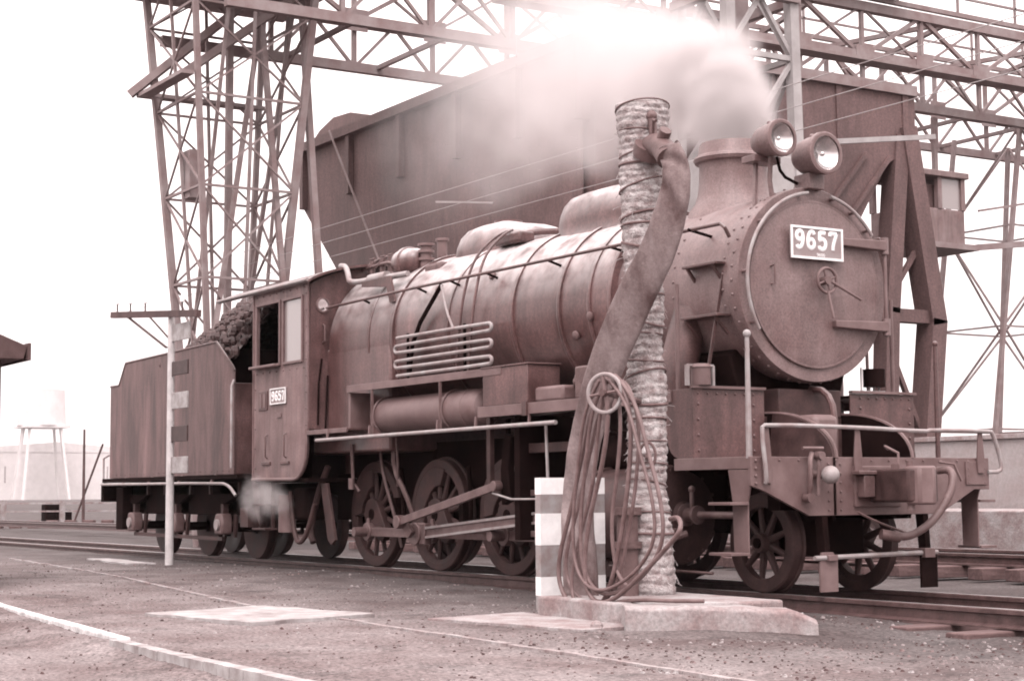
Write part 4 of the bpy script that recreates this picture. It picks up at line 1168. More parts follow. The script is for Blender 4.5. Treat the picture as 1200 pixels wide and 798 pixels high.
# ------------------------------------------------------------------ the tender
T = thing('locomotive_tender', 'black coal tender coupled behind the locomotive cab', 'tender', (-5.2, 0, 0))
def tp(mb, name, m, parent=None, bevel=0.0, smooth=True, ang=38):
    return mb.build(name, m, parent or T, bevel, smooth, None, ang)
tpoly = [(-7.72, 1.14), (-2.84, 1.14), (-2.84, 2.50), (-2.90, 2.56), (-3.46, 2.93), (-7.05, 2.885), (-7.34, 2.56), (-7.72, 2.56)]
for s in (-1, 1):
    sd_ = tp(MB().prism(tpoly, 'y', s * 1.185, s * 1.205), 'tank_side', 'tender', bevel=.003, smooth=False)
    e = [(-7.72, 2.56), (-7.34, 2.56), (-7.05, 2.885), (-3.46, 2.93), (-2.90, 2.56), (-2.84, 2.50)]
    tp(MB().tube([(x, s * 1.20, z + .006) for x, z in e], .018, 6), 'edge_bead', 'loco', sd_)
    tp(MB().tube([(-2.78, s * 1.27, 1.22), (-2.78, s * 1.27, 2.30), (-2.82, s * 1.22, 2.38)], .018, 8), 'tender_handrail', 'pipe')
    mb = MB()
    for i in range(24):
        mb.ball((-7.6 + .2 * i, s * 1.206, 1.19), .010, 5, 4)
    for k in range(8):
        mb.ball((-5.3, s * 1.206, 1.3 + .2 * k), .009, 5, 4)
    stuff(tp(mb, 'rivet_row', 'tender', sd_))
    fr = tp(MB().box(-7.8, -2.6, min(s * .80, s * 1.0), max(s * .80, s * 1.0), .60, 1.04), 'side_frame', 'dark', bevel=.01)
    pr_ = tp(MB().tube([(-7.78, s * 1.31, 1.045), (-3.0, s * 1.31, 1.03), (-2.75, s * 1.30, .98), (-2.6, s * 1.28, .86)], .020, 8, smooth=1), 'side_pipe', 'pipe')
    for x in (-6.9, -5.8, -4.6, -3.4):
        tp(MB().bar((x, s * 1.30, 1.03), (x, s * 1.22, 1.14), .03), 'pipe_hanger', 'trim', pr_)
    for x in (-6.9, -5.2, -3.48):
        ab = tp(MB().prism([(x - .13, .34), (x + .13, .34), (x + .15, .50), (x + .10, .62), (x - .10, .62), (x - .15, .50)], 'y', s * 1.0, s * 1.16), 'axle_box', 'trim', bevel=.025)
        tp(MB().cyl((x, s * 1.16, .47), (x, s * 1.19, .47), .075, n=14), 'box_cover', 'pipe', ab)
        sp = MB()
        for k in range(6):
            hl = .52 - .075 * k
            sp.box(x - hl, x + hl, s * 1.06 - .045, s * 1.06 + .045, .86 - .022 * k, .878 - .022 * k)
        tp(sp, 'leaf_spring', 'dark', ab)
        tp(MB().bar((x, s * 1.06, .62), (x, s * 1.06, .76), .08).bar((x - .5, s * 1.06, .88), (x - .5, s * 1.06, 1.04), .04).bar((x + .5, s * 1.06, .88), (x + .5, s * 1.06, 1.04), .04), 'spring_link', 'wheel', ab)
        tp(MB().prism([(x - .34, 1.0), (x + .34, 1.0), (x + .20, .30), (x + .14, .30), (x + .16, .66), (x - .16, .66), (x - .14, .30), (x - .20, .30)], 'y', s * 1.0, s * .965), 'horn_guide', 'wheel', ab)
        tw = tp(MB().lathe((x, s * .60, .43), (0, -s, 0), [(0, .30), (-.005, .36), (0, .425), (.01, .43), (.09, .432), (.095, .455), (.12, .45), (.12, .3), (.06, .16), (.02, .15), (.0, .1), (.0, 0.0)], 40), 'wheel', 'wheel', ang=35)
        tp(MB().cyl((x, s * .59, .43), (x, s * 1.0, .43), .06, n=12), 'axle_end', 'dark', tw)
    tp(MB().bar((-6.9, s * 1.08, .30), (-3.48, s * 1.08, .28), .035, .05), 'brake_pull_rod', 'wheel')
    for x in (-6.1, -4.3):
        tp(MB().bar((x, s * .7, 1.0), (x + .1, s * .7, .3), .05), 'brake_hanger', 'dark')
    st = tp(MB().box(-7.42, -7.12, min(s * 1.05, s * 1.2), max(s * 1.05, s * 1.2), .36, 1.0), 'rear_step_box', 'dark', bevel=.01)
tp(MB().box(-7.82, -2.55, -1.29, 1.29, 1.075, 1.135), 'tender_deck', 'dark', bevel=.006)
tp(MB().box(-7.72, -7.70, -1.184, 1.184, 1.14, 2.55), 'tank_back', 'tender')
tp(MB().box(-7.70, -7.0, -1.184, 1.184, 2.40, 2.43), 'tank_top', 'loco')
tp(MB().box(-7.06, -7.02, -1.184, 1.184, 2.43, 2.86), 'coal_bulkhead', 'loco')
tp(MB().box(-3.44, -3.40, -1.184, 1.184, 1.14, 2.85), 'coal_gate', 'dark')
for s in (-1, 1):
    tp(MB().box(-3.38, -2.86, s * .94 - .24, s * .94 + .24, 1.14, 2.35), 'tool_locker', 'loco', bevel=.01)
tp(MB().tube([(-7.80, -1.22, 1.05), (-7.84, -1.26, 1.1), (-7.84, -1.26, 1.45), (-7.76, -1.2, 1.5)], .016, 6), 'rear_handrail', 'pipe')
tp(MB().box(-7.9, -7.80, -1.28, 1.28, .78, 1.07), 'rear_beam', 'dark', bevel=.01)
tp(MB().tube([(-2.62, -1.0, 1.05), (-2.5, -1.02, .7), (-2.35, -1.02, .5)], .04, 8, smooth=1).box(-2.75, -2.5, -1.15, -.9, .45, .7), 'water_valve', 'wheel')
# coal heaped above the tank
mb = MB()
cx_, cy_ = 40, 26
def ch_(x, y):
    t = (x + 3.4) / 3.6
    return 2.72 + .95 * max(0, 1 - (abs(y) / 1.15) ** 2.2) * (1 - sstep(.15, 1, -t)) * (1 if x < -2.9 else .9) + .05 * math.sin(7 * x + 3 * y) * math.sin(9 * y - 2 * x)
for j in range(cy_ + 1):
    for i in range(cx_ + 1):
        x, y = -7.0 + 4.1 * i / cx_, -1.17 + 2.34 * j / cy_
        mb.v.append((x, y, ch_(x, y) - .05))
mb.f = [(j * (cx_ + 1) + i, j * (cx_ + 1) + i + 1, (j + 1) * (cx_ + 1) + i + 1, (j + 1) * (cx_ + 1) + i) for j in range(cy_) for i in range(cx_)]
for i in range(1500):
    x, y = random.uniform(-6.95, -2.92), random.uniform(-1.14, 1.14)
    r = random.uniform(.03, .085)
    a = [random.uniform(.6, 1.3) for _ in range(3)]
    mb.ball((x, y, ch_(x, y) + random.uniform(-.04, .03)), r, 5, 4, *a)
o = stuff(mb.build('coal_heap', 'coal', smooth=False))
tag(o, 'dark lumpy coal heaped high in the tender', 'coal')

# ------------------------------------------------------------------ rope-wrapped water column with canvas hose
WC = thing('water_column', 'straw-rope wrapped water column with a long canvas spout hose', 'water column', (7.28, -1.95, .05))
def wp(mb, name, m, parent=None, bevel=0.0, smooth=True, ang=38):
    return mb.build(name, m, parent or WC, bevel, smooth, None, ang)
CXx, CYy = 7.28, -1.95
def crad(z):
    t = z / 4.0
    r = .175 - .05 * sstep(0, .35, t) + .045 * sstep(.68, .8, t)
    return r + .012 * math.sin(z * 5.2) + .008 * math.sin(z * 11.3 + 1)
wp(MB().cyl((CXx, CYy, .0), (CXx, CYy, 3.98), .11, n=20), 'stand_pipe', 'iron')
# straw wound round the pipe in uneven lays, shaggy all over
NT, NZ = 64, 330
lay = []
z = .05
while z < 4.05:
    lay.append(z)
    z += random.choice((.045, .055, .06, .07, .085))
straw = MB()
li = 0
for j in range(NZ + 1):
    z = .05 + 3.95 * j / NZ
    for i in range(NT):
        a = 2 * pi * i / NT
        zz = z + .012 * math.sin(a * 1.0 + z * 2.1) + .006 * math.sin(3 * a + z * 7)
        k = max(0, min(len(lay) - 2, next((q for q in range(len(lay) - 1) if lay[q + 1] > zz), len(lay) - 2)))
        t = (zz - lay[k]) / (lay[k + 1] - lay[k])
        bulge = max(0, min(1, 4 * t * (1 - t))) ** .5
        r = crad(z) + .012 + .017 * bulge + .006 * math.sin(a * 5 + k * 2.7) * math.sin(a * 2 + k) + random.uniform(-.0035, .0035)
        straw.v.append((CXx + r * math.cos(a), CYy + r * math.sin(a), z))
straw.f = [(j * NT + i, j * NT + (i + 1) % NT, (j + 1) * NT + (i + 1) % NT, (j + 1) * NT + i) for j in range(NZ) for i in range(NT)]
straw.f.append(tuple(NZ * NT + i for i in range(NT)))
wp(straw, 'straw_wrapping', 'straw', ang=80)
# dark bindings and loose strands
for i in range(21):
    z = .5 + 3.45 * (i / 20) ** .95 + random.uniform(-.05, .05)
    tilt, ph = random.uniform(-.10, .10), random.uniform(0, 6)
    r = crad(z) + .030
    pts = [(CXx + r * math.cos(a), CYy + r * math.sin(a), z + tilt * math.cos(a + ph) * .6) for a in [2 * pi * q / 28 for q in range(28)]]
    wp(MB().tube(pts, random.choice((.007, .009, .012)), 5, closed=True), 'binding_rope', 'twine')
mb = MB()
for i in range(230):
    z = random.uniform(.1, 3.98)
    a = random.uniform(0, 2 * pi)
    r = crad(z) + .025
    p0 = Vector((CXx + r * math.cos(a), CYy + r * math.sin(a), z))
    d = Vector((math.cos(a) * random.uniform(.2, 1), math.sin(a) * random.uniform(.2, 1), random.uniform(-1, .3))).normalized()
    l = random.uniform(.02, .075)
    p1 = p0 + d * l * .6 + Vector((0, 0, -.01))
    p2 = p0 + d * l + Vector((0, 0, -.03 * l / .1))
    mb.tube([p0, p1, p2], random.uniform(.0018, .0035), 3)
stuff(wp(mb, 'loose_straw', 'straw'))
# spout elbow and valve head
el = wp(MB().tube([(7.36, -1.97, 3.60), (7.52, -2.02, 3.62), (7.70, -2.08, 3.58), (7.86, -2.13, 3.44)], .095, 16, smooth=2), 'spout_elbow', 'iron')
wp(MB().cyl((7.52, -2.02, 3.70), (7.50, -2.02, 3.84), .035, n=10).cyl((7.44, -2.0, 3.55), (7.50, -2.02, 3.63), .14, n=16).ball((7.50, -2.02, 3.86), .045, 8, 6).cyl((7.74, -2.1, 3.62), (7.80, -2.11, 3.68), .05, n=10), 'spout_flange', 'iron', el)
wp(MB().tube([(7.55, -2.05, 3.66), (7.62, -2.09, 3.80), (7.66, -2.1, 3.78)], .014, 6), 'spout_lever', 'iron', el)
# the canvas hose, a flattened sleeve with creases
def sleeve(path, widths, thick, n=18, crease=.020):
    P = [Vector(p) for p in path]
    W = list(widths)
    for _ in range(3):
        q, w2 = [P[0]], [W[0]]
        for i in range(len(P) - 1):
            q += [P[i] * .75 + P[i + 1] * .25, P[i] * .25 + P[i + 1] * .75]
            w2 += [W[i] * .75 + W[i + 1] * .25, W[i] * .25 + W[i + 1] * .75]
        P, W = q + [P[-1]], w2 + [W[-1]]
    mbx = MB()
    v = []
    N = len(P)
    nrm = Vector((.53, -.85, 0))          # the flat of the sleeve hangs broadside on to the yard
    for i in range(N):
        d = (P[min(N - 1, i + 1)] - P[max(0, i - 1)]).normalized()
        u = d.cross(nrm).normalized()
        k = u.cross(d).normalized()
        for j in range(n):
            a = 2 * pi * j / n
            c, s_ = math.cos(a), math.sin(a)
            cr = crease * (math.sin(i * .55 + 3 * c) + .6 * math.sin(i * 1.3 + c * 5))
            v.append(P[i] + u * (W[i] * .5 * c) + k * ((thick * .5 * (abs(s_) ** .7) * (1 if s_ > 0 else -1)) + cr * (1 if abs(c) < .9 else .3)))
    f = []
    for i in range(N - 1):
        for j in range(n):
            f.append((i * n + j, i * n + (j + 1) % n, (i + 1) * n + (j + 1) % n, (i + 1) * n + j))
    f += [tuple(range(n))[::-1], tuple((N - 1) * n + j for j in range(n))]
    return mbx.add(v, f)
cpath = [(7.86, -2.13, 3.52), (8.02, -2.17, 3.34), (8.02, -2.22, 3.02), (7.87, -2.28, 2.66), (7.56, -2.33, 2.26), (7.26, -2.36, 1.80), (7.06, -2.38, 1.36), (6.96, -2.40, .96), (6.96, -2.42, .55), (7.04, -2.44, .16), (7.06, -2.46, .0)]
wp(sleeve(cpath, [.20, .22, .27, .31, .335, .31, .28, .27, .29, .31, .30], .075), 'canvas_hose', 'canvas', ang=75)
# hand wheel and valve spindle
HX, HY, HZ = 7.82, -2.74, 1.60
hw = [(HX + .135 * math.cos(a) * .85, HY + .135 * math.cos(a) * .53, HZ + .145 * math.sin(a)) for a in [2 * pi * i / 28 for i in range(28)]]
hwo = wp(MB().tube(hw, .016, 8, closed=True), 'hand_wheel', 'pipe')
mb = MB()
for a in (0, 90, 180, 270):
    a = R(a + 8)
    mb.tube([(HX, HY, HZ), (HX + .135 * math.cos(a) * .85, HY + .135 * math.cos(a) * .53, HZ + .145 * math.sin(a))], .012, 6)
wp(mb, 'wheel_spoke', 'trim', hwo)
wp(MB().tube([(7.30, -2.0, 1.57), (HX - .06, HY + .1, HZ), (HX + .03, HY - .05, HZ)], .026, 8), 'spindle', 'iron', hwo)
v2 = [(7.62 + .09 * math.cos(a) * .6, -2.2 + .09 * math.cos(a) * .4, 1.14 + .10 * math.sin(a)) for a in [2 * pi * i / 20 for i in range(20)]]
wp(MB().tube(v2, .012, 6, closed=True).tube([(7.35, -2.0, 1.12), (7.62, -2.2, 1.14)], .02, 8), 'small_valve_wheel', 'iron')
wp(MB().cyl((7.34, -2.2, .05), (7.34, -2.2, .72), .085, n=16).cyl((7.34, -2.2, .42), (7.34, -2.2, .47), .115, n=16).cyl((7.34, -2.2, .68), (7.34, -2.2, .74), .115, n=16), 'valve_body', 'iron')
# rubber hoses looped over the hand wheel
HO = thing('hose_coil', 'grey rubber hose hung in long loops over the hand wheel', 'hose', (7.4, -2.6, -.1))
yh = -2.66
loops = [
 [(7.42, yh + .05, 1.72), (7.28, yh, 1.55), (7.12, yh, 1.15), (6.96, yh, .72), (6.78, yh, .36), (6.78, yh, .12), (6.98, yh, -.04), (7.24, yh, -.07), (7.46, yh, .10), (7.62, yh, .50), (7.74, yh, .98), (7.78, yh, 1.40), (7.66, yh, 1.68), (7.50, yh + .05, 1.74)],
 [(7.44, yh + .02, 1.73), (7.32, yh - .04, 1.50), (7.22, yh - .04, 1.05), (7.14, yh - .04, .62), (7.16, yh - .04, .28), (7.34, yh - .04, .10), (7.62, yh - .04, .10), (7.96, yh - .02, .26), (8.16, yh, .50), (8.12, yh, .82), (7.98, yh, 1.14), (7.84, yh, 1.50), (7.64, yh, 1.70), (7.50, yh, 1.75)],
 [(7.50, yh - .06, 1.72), (7.58, yh - .06, 1.48), (7.50, yh - .06, 1.12), (7.36, yh - .06, .80), (7.24, yh - .06, .48), (7.22, yh - .06, .16), (7.36, yh - .06, .02), (7.62, yh - .06, .06), (8.0, yh - .04, .30), (8.30, yh - .02, .52), (8.36, yh, .60), (8.28, yh + .04, .68), (8.10, yh + .1, .66)],
 [(7.46, yh - .02, 1.70), (7.38, yh - .02, 1.36), (7.30, yh - .02, .92), (7.10, yh - .02, .50), (6.98, yh - .03, .16), (7.08, yh - .04, -.05), (7.30, yh - .05, -.085), (7.55, yh - .05, .04), (7.9, yh - .02, .075), (8.15, yh + .05, .075), (8.35, yh + .2, .078)],
 [(7.54, yh + .03, 1.71), (7.62, yh + .02, 1.40), (7.56, yh + .02, 1.0), (7.46, yh + .02, .62), (7.52, yh + .02, .26), (7.66, yh + .02, .16)],
]
loops += [[(x + .05, y + .035, z * .94 + .06) for x, y, z in loops[0]], [(x - .06, y - .03, z * .97 + .03) for x, y, z in loops[1]]]
for i, lp_ in enumerate(loops):
    lp_ = [(x + .27, y, z) for x, y, z in lp_]
    MB().tube(lp_, (.018, .016, .018, .015, .015, .015, .014)[i], 10, smooth=3).build('hose_loop', 'rubber', HO)

# ------------------------------------------------------------------ white pole with cross arm and marker plates
PO = thing('marker_pole', 'slim whitewashed pole with cross arm and black and white plates', 'pole', (-3.72, -1.75, -.08))
PX, PY = -3.72, -1.75
MB().cyl((PX, PY, -.3), (PX, PY, 3.33), .058, .046, n=14).build('pole_shaft', 'pole', PO)
MB().bar((-5.95, PY - .05, 3.50), (-2.62, PY - .05, 3.22), .07, .09).build('cross_arm', 'wood', PO)
MB().bar((-5.3, PY - .06, 3.42), (PX - .05, PY - .05, 2.86), .035, .02).build('arm_brace', 'wood', PO)
MB().bar((-4.7, PY + .04, 3.38), (PX - .05, PY + .02, 2.95), .025, .015).build('arm_brace', 'wood', PO)
for i, x in enumerate((-5.75, -5.2, -4.6, -3.2)):
    z = 3.30 + (x + 3.72) * -.084 + .05
    ins = MB().cyl((x, PY - .05, z), (x, PY - .05, z + .15), .012, n=6).build('insulator_pin', 'wood', PO)
    MB().lathe((x, PY - .05, z + .12), (0, 0, 1), [(0, .03), (.03, .035), (.05, .028), (.09, .025), (.10, 0.0)], 10).build('insulator', 'white', ins)
for i, (z0, z1, m) in enumerate(((2.93, 3.16, 'offwhite'), (2.47, 2.66, 'black'), (2.02, 2.24, 'offwhite'), (1.58, 1.79, 'black'), (1.16, 1.38, 'offwhite'))):
    MB().box(PX + .05, PX + .62 + .06 * (i == 0), PY - .012, PY + .012, z0, z1).build('marker_plate', m, PO, bevel=.006, smooth=False)

# ------------------------------------------------------------------ lattice helpers
def lat(root, name, p, q, w_, m='lattice', h=None, parent=None):
    return MB().bar(p, q, w_, h).build(name, m, parent or root, smooth=False)
def lerp(a, b, t):
    return Vector(a) + (Vector(b) - Vector(a)) * t
def lattice_face(root, a0, a1, b0, b1, n, w_, m='lattice', x_brace=True, horiz=True, flip=0):
    """bars between two legs a (bottom to top) and b, n bays"""
    for i in range(n):
        t0, t1 = i / n, (i + 1) / n
        if horiz and i:
            lat(root, 'strut', lerp(a0, a1, t0), lerp(b0, b1, t0), w_, m)
        if x_brace:
            lat(root, 'brace', lerp(a0, a1, t0), lerp(b0, b1, t1), w_ * .8, m)
            lat(root, 'brace', lerp(b0, b1, t0), lerp(a0, a1, t1), w_ * .8, m)
        elif (i + flip) % 2:
            lat(root, 'brace', lerp(a0, a1, t0), lerp(b0, b1, t1), w_, m)
        else:
            lat(root, 'brace', lerp(b0, b1, t0), lerp(a0, a1, t1), w_, m)

# gantry crane: near tower, bridge truss across the yard, far tower
GC = thing('gantry_crane', 'tall steel lattice gantry crane bridging the yard behind the locomotive', 'gantry crane', (-15, 4, -.24))
tc = [(-16.8, 2.3), (-13.6, 2.3), (-13.6, 5.5), (-16.8, 5.5)]
tb = [(-15.65, 3.45), (-14.75, 3.45), (-14.75, 4.35), (-15.65, 4.35)]
lo = [Vector((x, y, -.3)) for x, y in tb]
hi = [Vector((x, y, 14.6)) for x, y in tc]
for i in range(4):
    lat(GC, 'tower_leg', lo[i], hi[i], .14 if i in (0, 2) else .11)
for i in range(4):
    j = (i + 1) % 4
    lattice_face(GC, lo[i], hi[i], lo[j], hi[j], 8, .05)
for i in range(4):
    j = (i + 1) % 4
    m0, m1 = (lo[i] + lo[j]) / 2, (hi[i] + hi[j]) / 2
    lat(GC, 'middle_post', m0, m1, .06)
# inner posts and the raking legs inside the tower
for a, b, w_ in (((-15.3, 3.9, -.3), (-15.2, 3.9, 12.5), .24), ((-14.3, 3.2, 4), (-15.6, 4.9, 12.0), .17), ((-14.0, 4.9, 2), (-14.7, 4.2, 13.0), .20), ((-13.6, 5.6, 0), (-14.6, 5.2, 12.5), .24), ((-16.1, 4.3, 2), (-15.0, 5.3, 11.5), .15), ((-15.7, 3.1, 2), (-13.6, 3.4, 12.8), .12)):
    lat(GC, 'inner_leg', a, b, w_ * .55)
for z, e in ((9.35, .0), (11.9, .0)):
    pf = MB().box(-16.6, -14.0, 2.35, 2.62, z, z + .08).build('platform', 'lattice', GC)
    MB().box(-16.6, -16.3, 2.63, 5.2, z, z + .08).build('platform_side', 'lattice', pf)
lat(GC, 'raking_strut', (-16.6, 2.2, 9.4), (-14.6, 5.6, 12.6), .16)
lat(GC, 'raking_strut', (-16.6, 2.3, 11.8), (-14.0, 4.4, 14.4), .2)
lat(GC, 'raking_strut', (-13.7, 6.3, 12.4), (-15.2, 2.8, 9.6), .16)
MB().box(-16.9, -13.4, 2.2, 5.9, 11.55, 12.25).build('tower_head', 'lattice', GC, bevel=.02)
MB().box(-15.3, -14.9, 2.9, 3.2, 7.0, 8.0).build('switch_box', 'lattice', GC)
for x in (-16.9, -13.3):                     # two trusses of the bridge
    zb_, zm, zt = 10.75, 11.85, 13.15
    for z, w_, h_ in ((zb_, .18, .22), (zm, .22, .26), (zt, .22, .24)):
        MB().box(x - w_ / 2, x + w_ / 2, 3.0, 40, z - h_ / 2, z + h_ / 2).build('chord', 'lattice', GC)
    n = 24
    y = 5.6
    k = 0
    while y < 39:
        lat(GC, 'post', (x, y, zb_), (x, y, zt), .10)
        a, b = (zm, zt) if k % 2 else (zt, zm)
        lat(GC, 'brace', (x, y, a), (x, y + 2.1, b), .10)
        lat(GC, 'brace', (x, y, zb_), (x, y + 1.05, zm), .07)
        lat(GC, 'brace', (x, y + 2.1, zb_), (x, y + 1.05, zm), .07)
        lat(GC, 'brace', (x, y, b), (x, y + 2.1, a), .06)
        MB().box(x + .11, x + .125, y - .3, y + .3, zm - .26, zm + .26).build('gusset', 'lattice', GC)
        y += 2.1
        k += 1
    lat(GC, 'trolley_rail', (x, 3, 13.42), (x, 40, 13.42), .12)
    for z in (13.9, 14.4):
        lat(GC, 'hand_rail', (x, 3, z), (x, 40, z), .06)
    for k in range(16):
        lat(GC, 'rail_post', (x, 4 + 2.2 * k, 13.4), (x, 4 + 2.2 * k, 14.4), .06)
for k in range(15):
    y = 6 + 2.3 * k
    lat(GC, 'cross_tie', (-16.9, y, 13.1), (-13.3, y + (1.1 if k % 2 else -1.1), 13.1), .12)
    lat(GC, 'cross_tie', (-16.9, y, 10.8), (-13.3, y, 10.8), .10)
MB().box(-13.6, -12.7, 16.5, 21.5, 13.5, 15.6).build('winch_house', 'mast', GC, bevel=.03)
lat(GC, 'walkway', (-12.6, 9, 11.5), (-12.6, 40, 11.5), .5, h=.08)
# far tower
fb = [(-16.0, 24.6), (-13.6, 24.6), (-13.6, 27.6), (-16.0, 27.6)]
ft = [(-16.0, 26.4), (-13.6, 26.4), (-13.6, 28.6), (-16.0, 28.6)]
flo = [Vector((x, y, -.3)) for x, y in fb]
fhi = [Vector((x, y, 10.8)) for x, y in ft]
for i in range(4):
    lat(GC, 'far_tower_leg', flo[i], fhi[i], .11)
for i in range(4):
    j = (i + 1) % 4
    lattice_face(GC, flo[i], fhi[i], flo[j], fhi[j], 4, .05, x_brace=False, flip=i)
# operator's cabin under the bridge
CB = thing('crane_cabin', "pale operator's cabin hung under the gantry bridge", 'crane cabin', (-14, 22.6, 7.05))
MB().box(-14.6, -13.0, 21.7, 23.5, 7.20, 8.10).build('cabin_base', 'cabin', CB, bevel=.03)
MB().box(-14.7, -12.9, 21.6, 23.6, 8.92, 9.08).build('cabin_roof', 'cabin', CB, bevel=.02)
MB().box(-14.75, -12.8, 21.4, 23.8, 7.05, 7.195).build('cabin_floor', 'lattice', CB)
for x in (-14.55, -13.8, -13.05):
    for y in (21.75, 22.6, 23.45):
        if x == -13.8 and y == 22.6:
            continue
        MB().box(x - .07, x + .07, y - .07, y + .07, 8.10, 8.92).build('corner_post', 'cabin', CB)
MB().box(-14.5, -13.2, 22.2, 22.9, 7.9, 8.75).build('control_desk', 'hopper', CB)
MB().box(-13.06, -13.04, 22.68, 23.37, 8.12, 8.90).build('window_pane', 'glass', CB)
for y in (21.9, 23.3):
    lat(CB, 'hanger', (-13.8, y, 9.08), (-13.8, y, 10.7), .12)
lat(CB, 'balcony_rail', (-12.8, 23.8, 8.1), (-12.8, 27.5, 8.8), .06)
lat(CB, 'balcony_beam', (-12.9, 23.8, 7.15), (-13.1, 27.4, 7.6), .16)

# ------------------------------------------------------------------ the big coal hopper
HP = thing('coal_hopper', 'huge dark steel coal hopper on splayed legs behind the locomotive', 'hopper', (-14, 12, -.24))
hx0, hx1, hy0, hy1, hz = -20.2, -8.0, 8.0, 16.5, 9.45
top = [(hx0, hy0), (hx1, hy0), (hx1, hy1), (hx0, hy1)]
v = [(x, y, hz) for x, y in top] + [(x, y, 7.9) for x, y in top] + [(-16.4, 8.02, 4.3), (-11.8, 8.02, 4.3), (-11.8, 13.0, 4.3), (-16.4, 13.0, 4.3)]
MB().add(v, [(0, 1, 2, 3), (0, 1, 5, 4), (1, 2, 6, 5), (2, 3, 7, 6), (3, 0, 4, 7), (4, 5, 9, 8), (5, 6, 10, 9), (6, 7, 11, 10), (7, 4, 8, 11), (8, 9, 10, 11)]).build('bin', 'hopper', HP, smooth=False)
# curved hood of the feed conveyor showing over the left end
MB().prism([(-28.7, 10.5), (-28.0, 11.2), (-27.2, 11.6), (-26.3, 11.82), (-25.2, 11.76), (-24.0, 11.45), (-19.0, 9.6), (-19.0, 9.0), (-28.4, 9.9)], 'y', 11.8, 14.5).build('conveyor_hood', 'hopper', HP)
for x in (-20.1, -17.6, -15.1, -12.6, -10.2, -8.1):
    MB().box(x - .09, x + .09, 7.86, 7.995, 7.9, 9.5).build('side_stiffener', 'hopper', HP)
for y in (9.6, 11.2, 12.8, 14.4, 16.3):
    MB().box(-7.995, -7.86, y - .08, y + .08, 7.9, 9.5).build('front_stiffener', 'hopper', HP)
MB().box(-20.3, -7.82, 7.80, 7.998, 9.30, 9.52).build('top_flange', 'hopper', HP)
MB().box(-7.99, -7.80, 8.0, 16.6, 9.28, 9.50).build('top_flange', 'lattice', HP)
MB().box(-8.6, -8.0, 8.3, 12.6, 2.6, 7.9).build('chute', 'hopper', HP, bevel=.05)
MB().prism([(-14.8, 7.9), (-8.05, 7.9), (-8.05, 2.6), (-13.4, 4.2)], 'y', 7.99, 8.04).build('skirt_plate', 'hopper', HP)
for x in (-8.05, -19.4):
    MB().bar((x, 16.35, 8.6), (x, 17.1, 4.4), .42, .5).build('leg', 'hopper', HP, smooth=False)
    MB().bar((x, 17.1, 4.5), (x, 16.5, -.3), .42, .5).build('leg', 'hopper', HP, smooth=False)
    MB().bar((x, 16.2, 8.4), (x, 15.78, 4.6), .37, .4).build('leg', 'hopper', HP, smooth=False)
    MB().bar((x, 15.78, 4.7), (x, 15.5, -.3), .37, .4).build('leg', 'hopper', HP, smooth=False)
    MB().bar((x, 15.2, 4.55), (x, 17.2, 4.55), .3, .28).build('leg_tie', 'hopper', HP, smooth=False)
    lat(HP, 'leg_brace', (x, 15.6, 4.6), (x, 17.0, 6.4), .10, 'hopper')
    lat(HP, 'leg_brace', (x, 15.5, 4.5), (x, 16.8, 1.8), .10, 'hopper')
    if x > -10:
        MB().bar((x, 8.4, 8.2), (x, 8.1, -.3), .42, .5).build('leg', 'hopper', HP, smooth=False)
MB().prism([(16.6, 9.45), (16.6, 8.2), (15.75, 7.75), (15.0, 6.6), (13.7, 4.6), (12.6, 4.6), (12.6, 9.45)], 'x', -7.99, -7.90).build('end_plate', 'hopper', HP)
for a, b in (((-7.85, 15.8, 7.9), (-7.85, 14.2, 6.1)), ((-7.85, 15.1, 7.9), (-7.85, 13.5, 6.1))):
    lat(HP, 'rib', a, b, .08, 'hopper')
lat(HP, 'cable', (-18.2, 7.7, 9.5), (-15.0, 7.7, 5.2), .035, 'lattice')

# pale lattice mast standing before the hopper
MA = thing('hoist_mast', 'pale lattice hoist mast standing in front of the dark hopper', 'mast', (-6.2, 10.3, -.24))
mb0 = [(-6.9, 9.5), (-5.5, 9.5), (-5.5, 11.0), (-6.9, 11.0)]
mlo = [Vector((x + (.12 if x > -6 else -.12), y + (.12 if y > 10 else -.12), -.3)) for x, y in mb0]
mhi = [Vector((x, y, 11.0)) for x, y in mb0]
for i in range(4):
    lat(MA, 'mast_leg', mlo[i], mhi[i], .20, 'mast')
for i in range(4):
    j = (i + 1) % 4
    lattice_face(MA, lerp(mlo[i], mhi[i], .62), mhi[i], lerp(mlo[j], mhi[j], .62), mhi[j], 2, .10, 'mast', x_brace=(i == 1))
MB().box(-6.95, -5.4, 9.45, 11.1, .2, 7.0).build('mast_housing', 'mast', MA, bevel=.03)
MB().box(-6.4, -6.1, 10.1, 10.5, 7.0, 10.9).build('hoist_guide', 'lattice', MA)
for x0, x1 in ((-7.0, -5.4),):
    for y in (9.4, 11.1):
        lat(MA, 'top_beam', (x0, y, 9.98), (x1, y, 9.98), .16, 'lattice')
    for x in (x0, x1):
        lat(MA, 'top_beam', (x, 9.4, 9.98), (x, 11.1, 9.98), .16, 'lattice')
lat(MA, 'walkway_pipe', (-5.6, 11.1, 7.3), (-6.6, 15.8, 8.1), .10, 'mast')

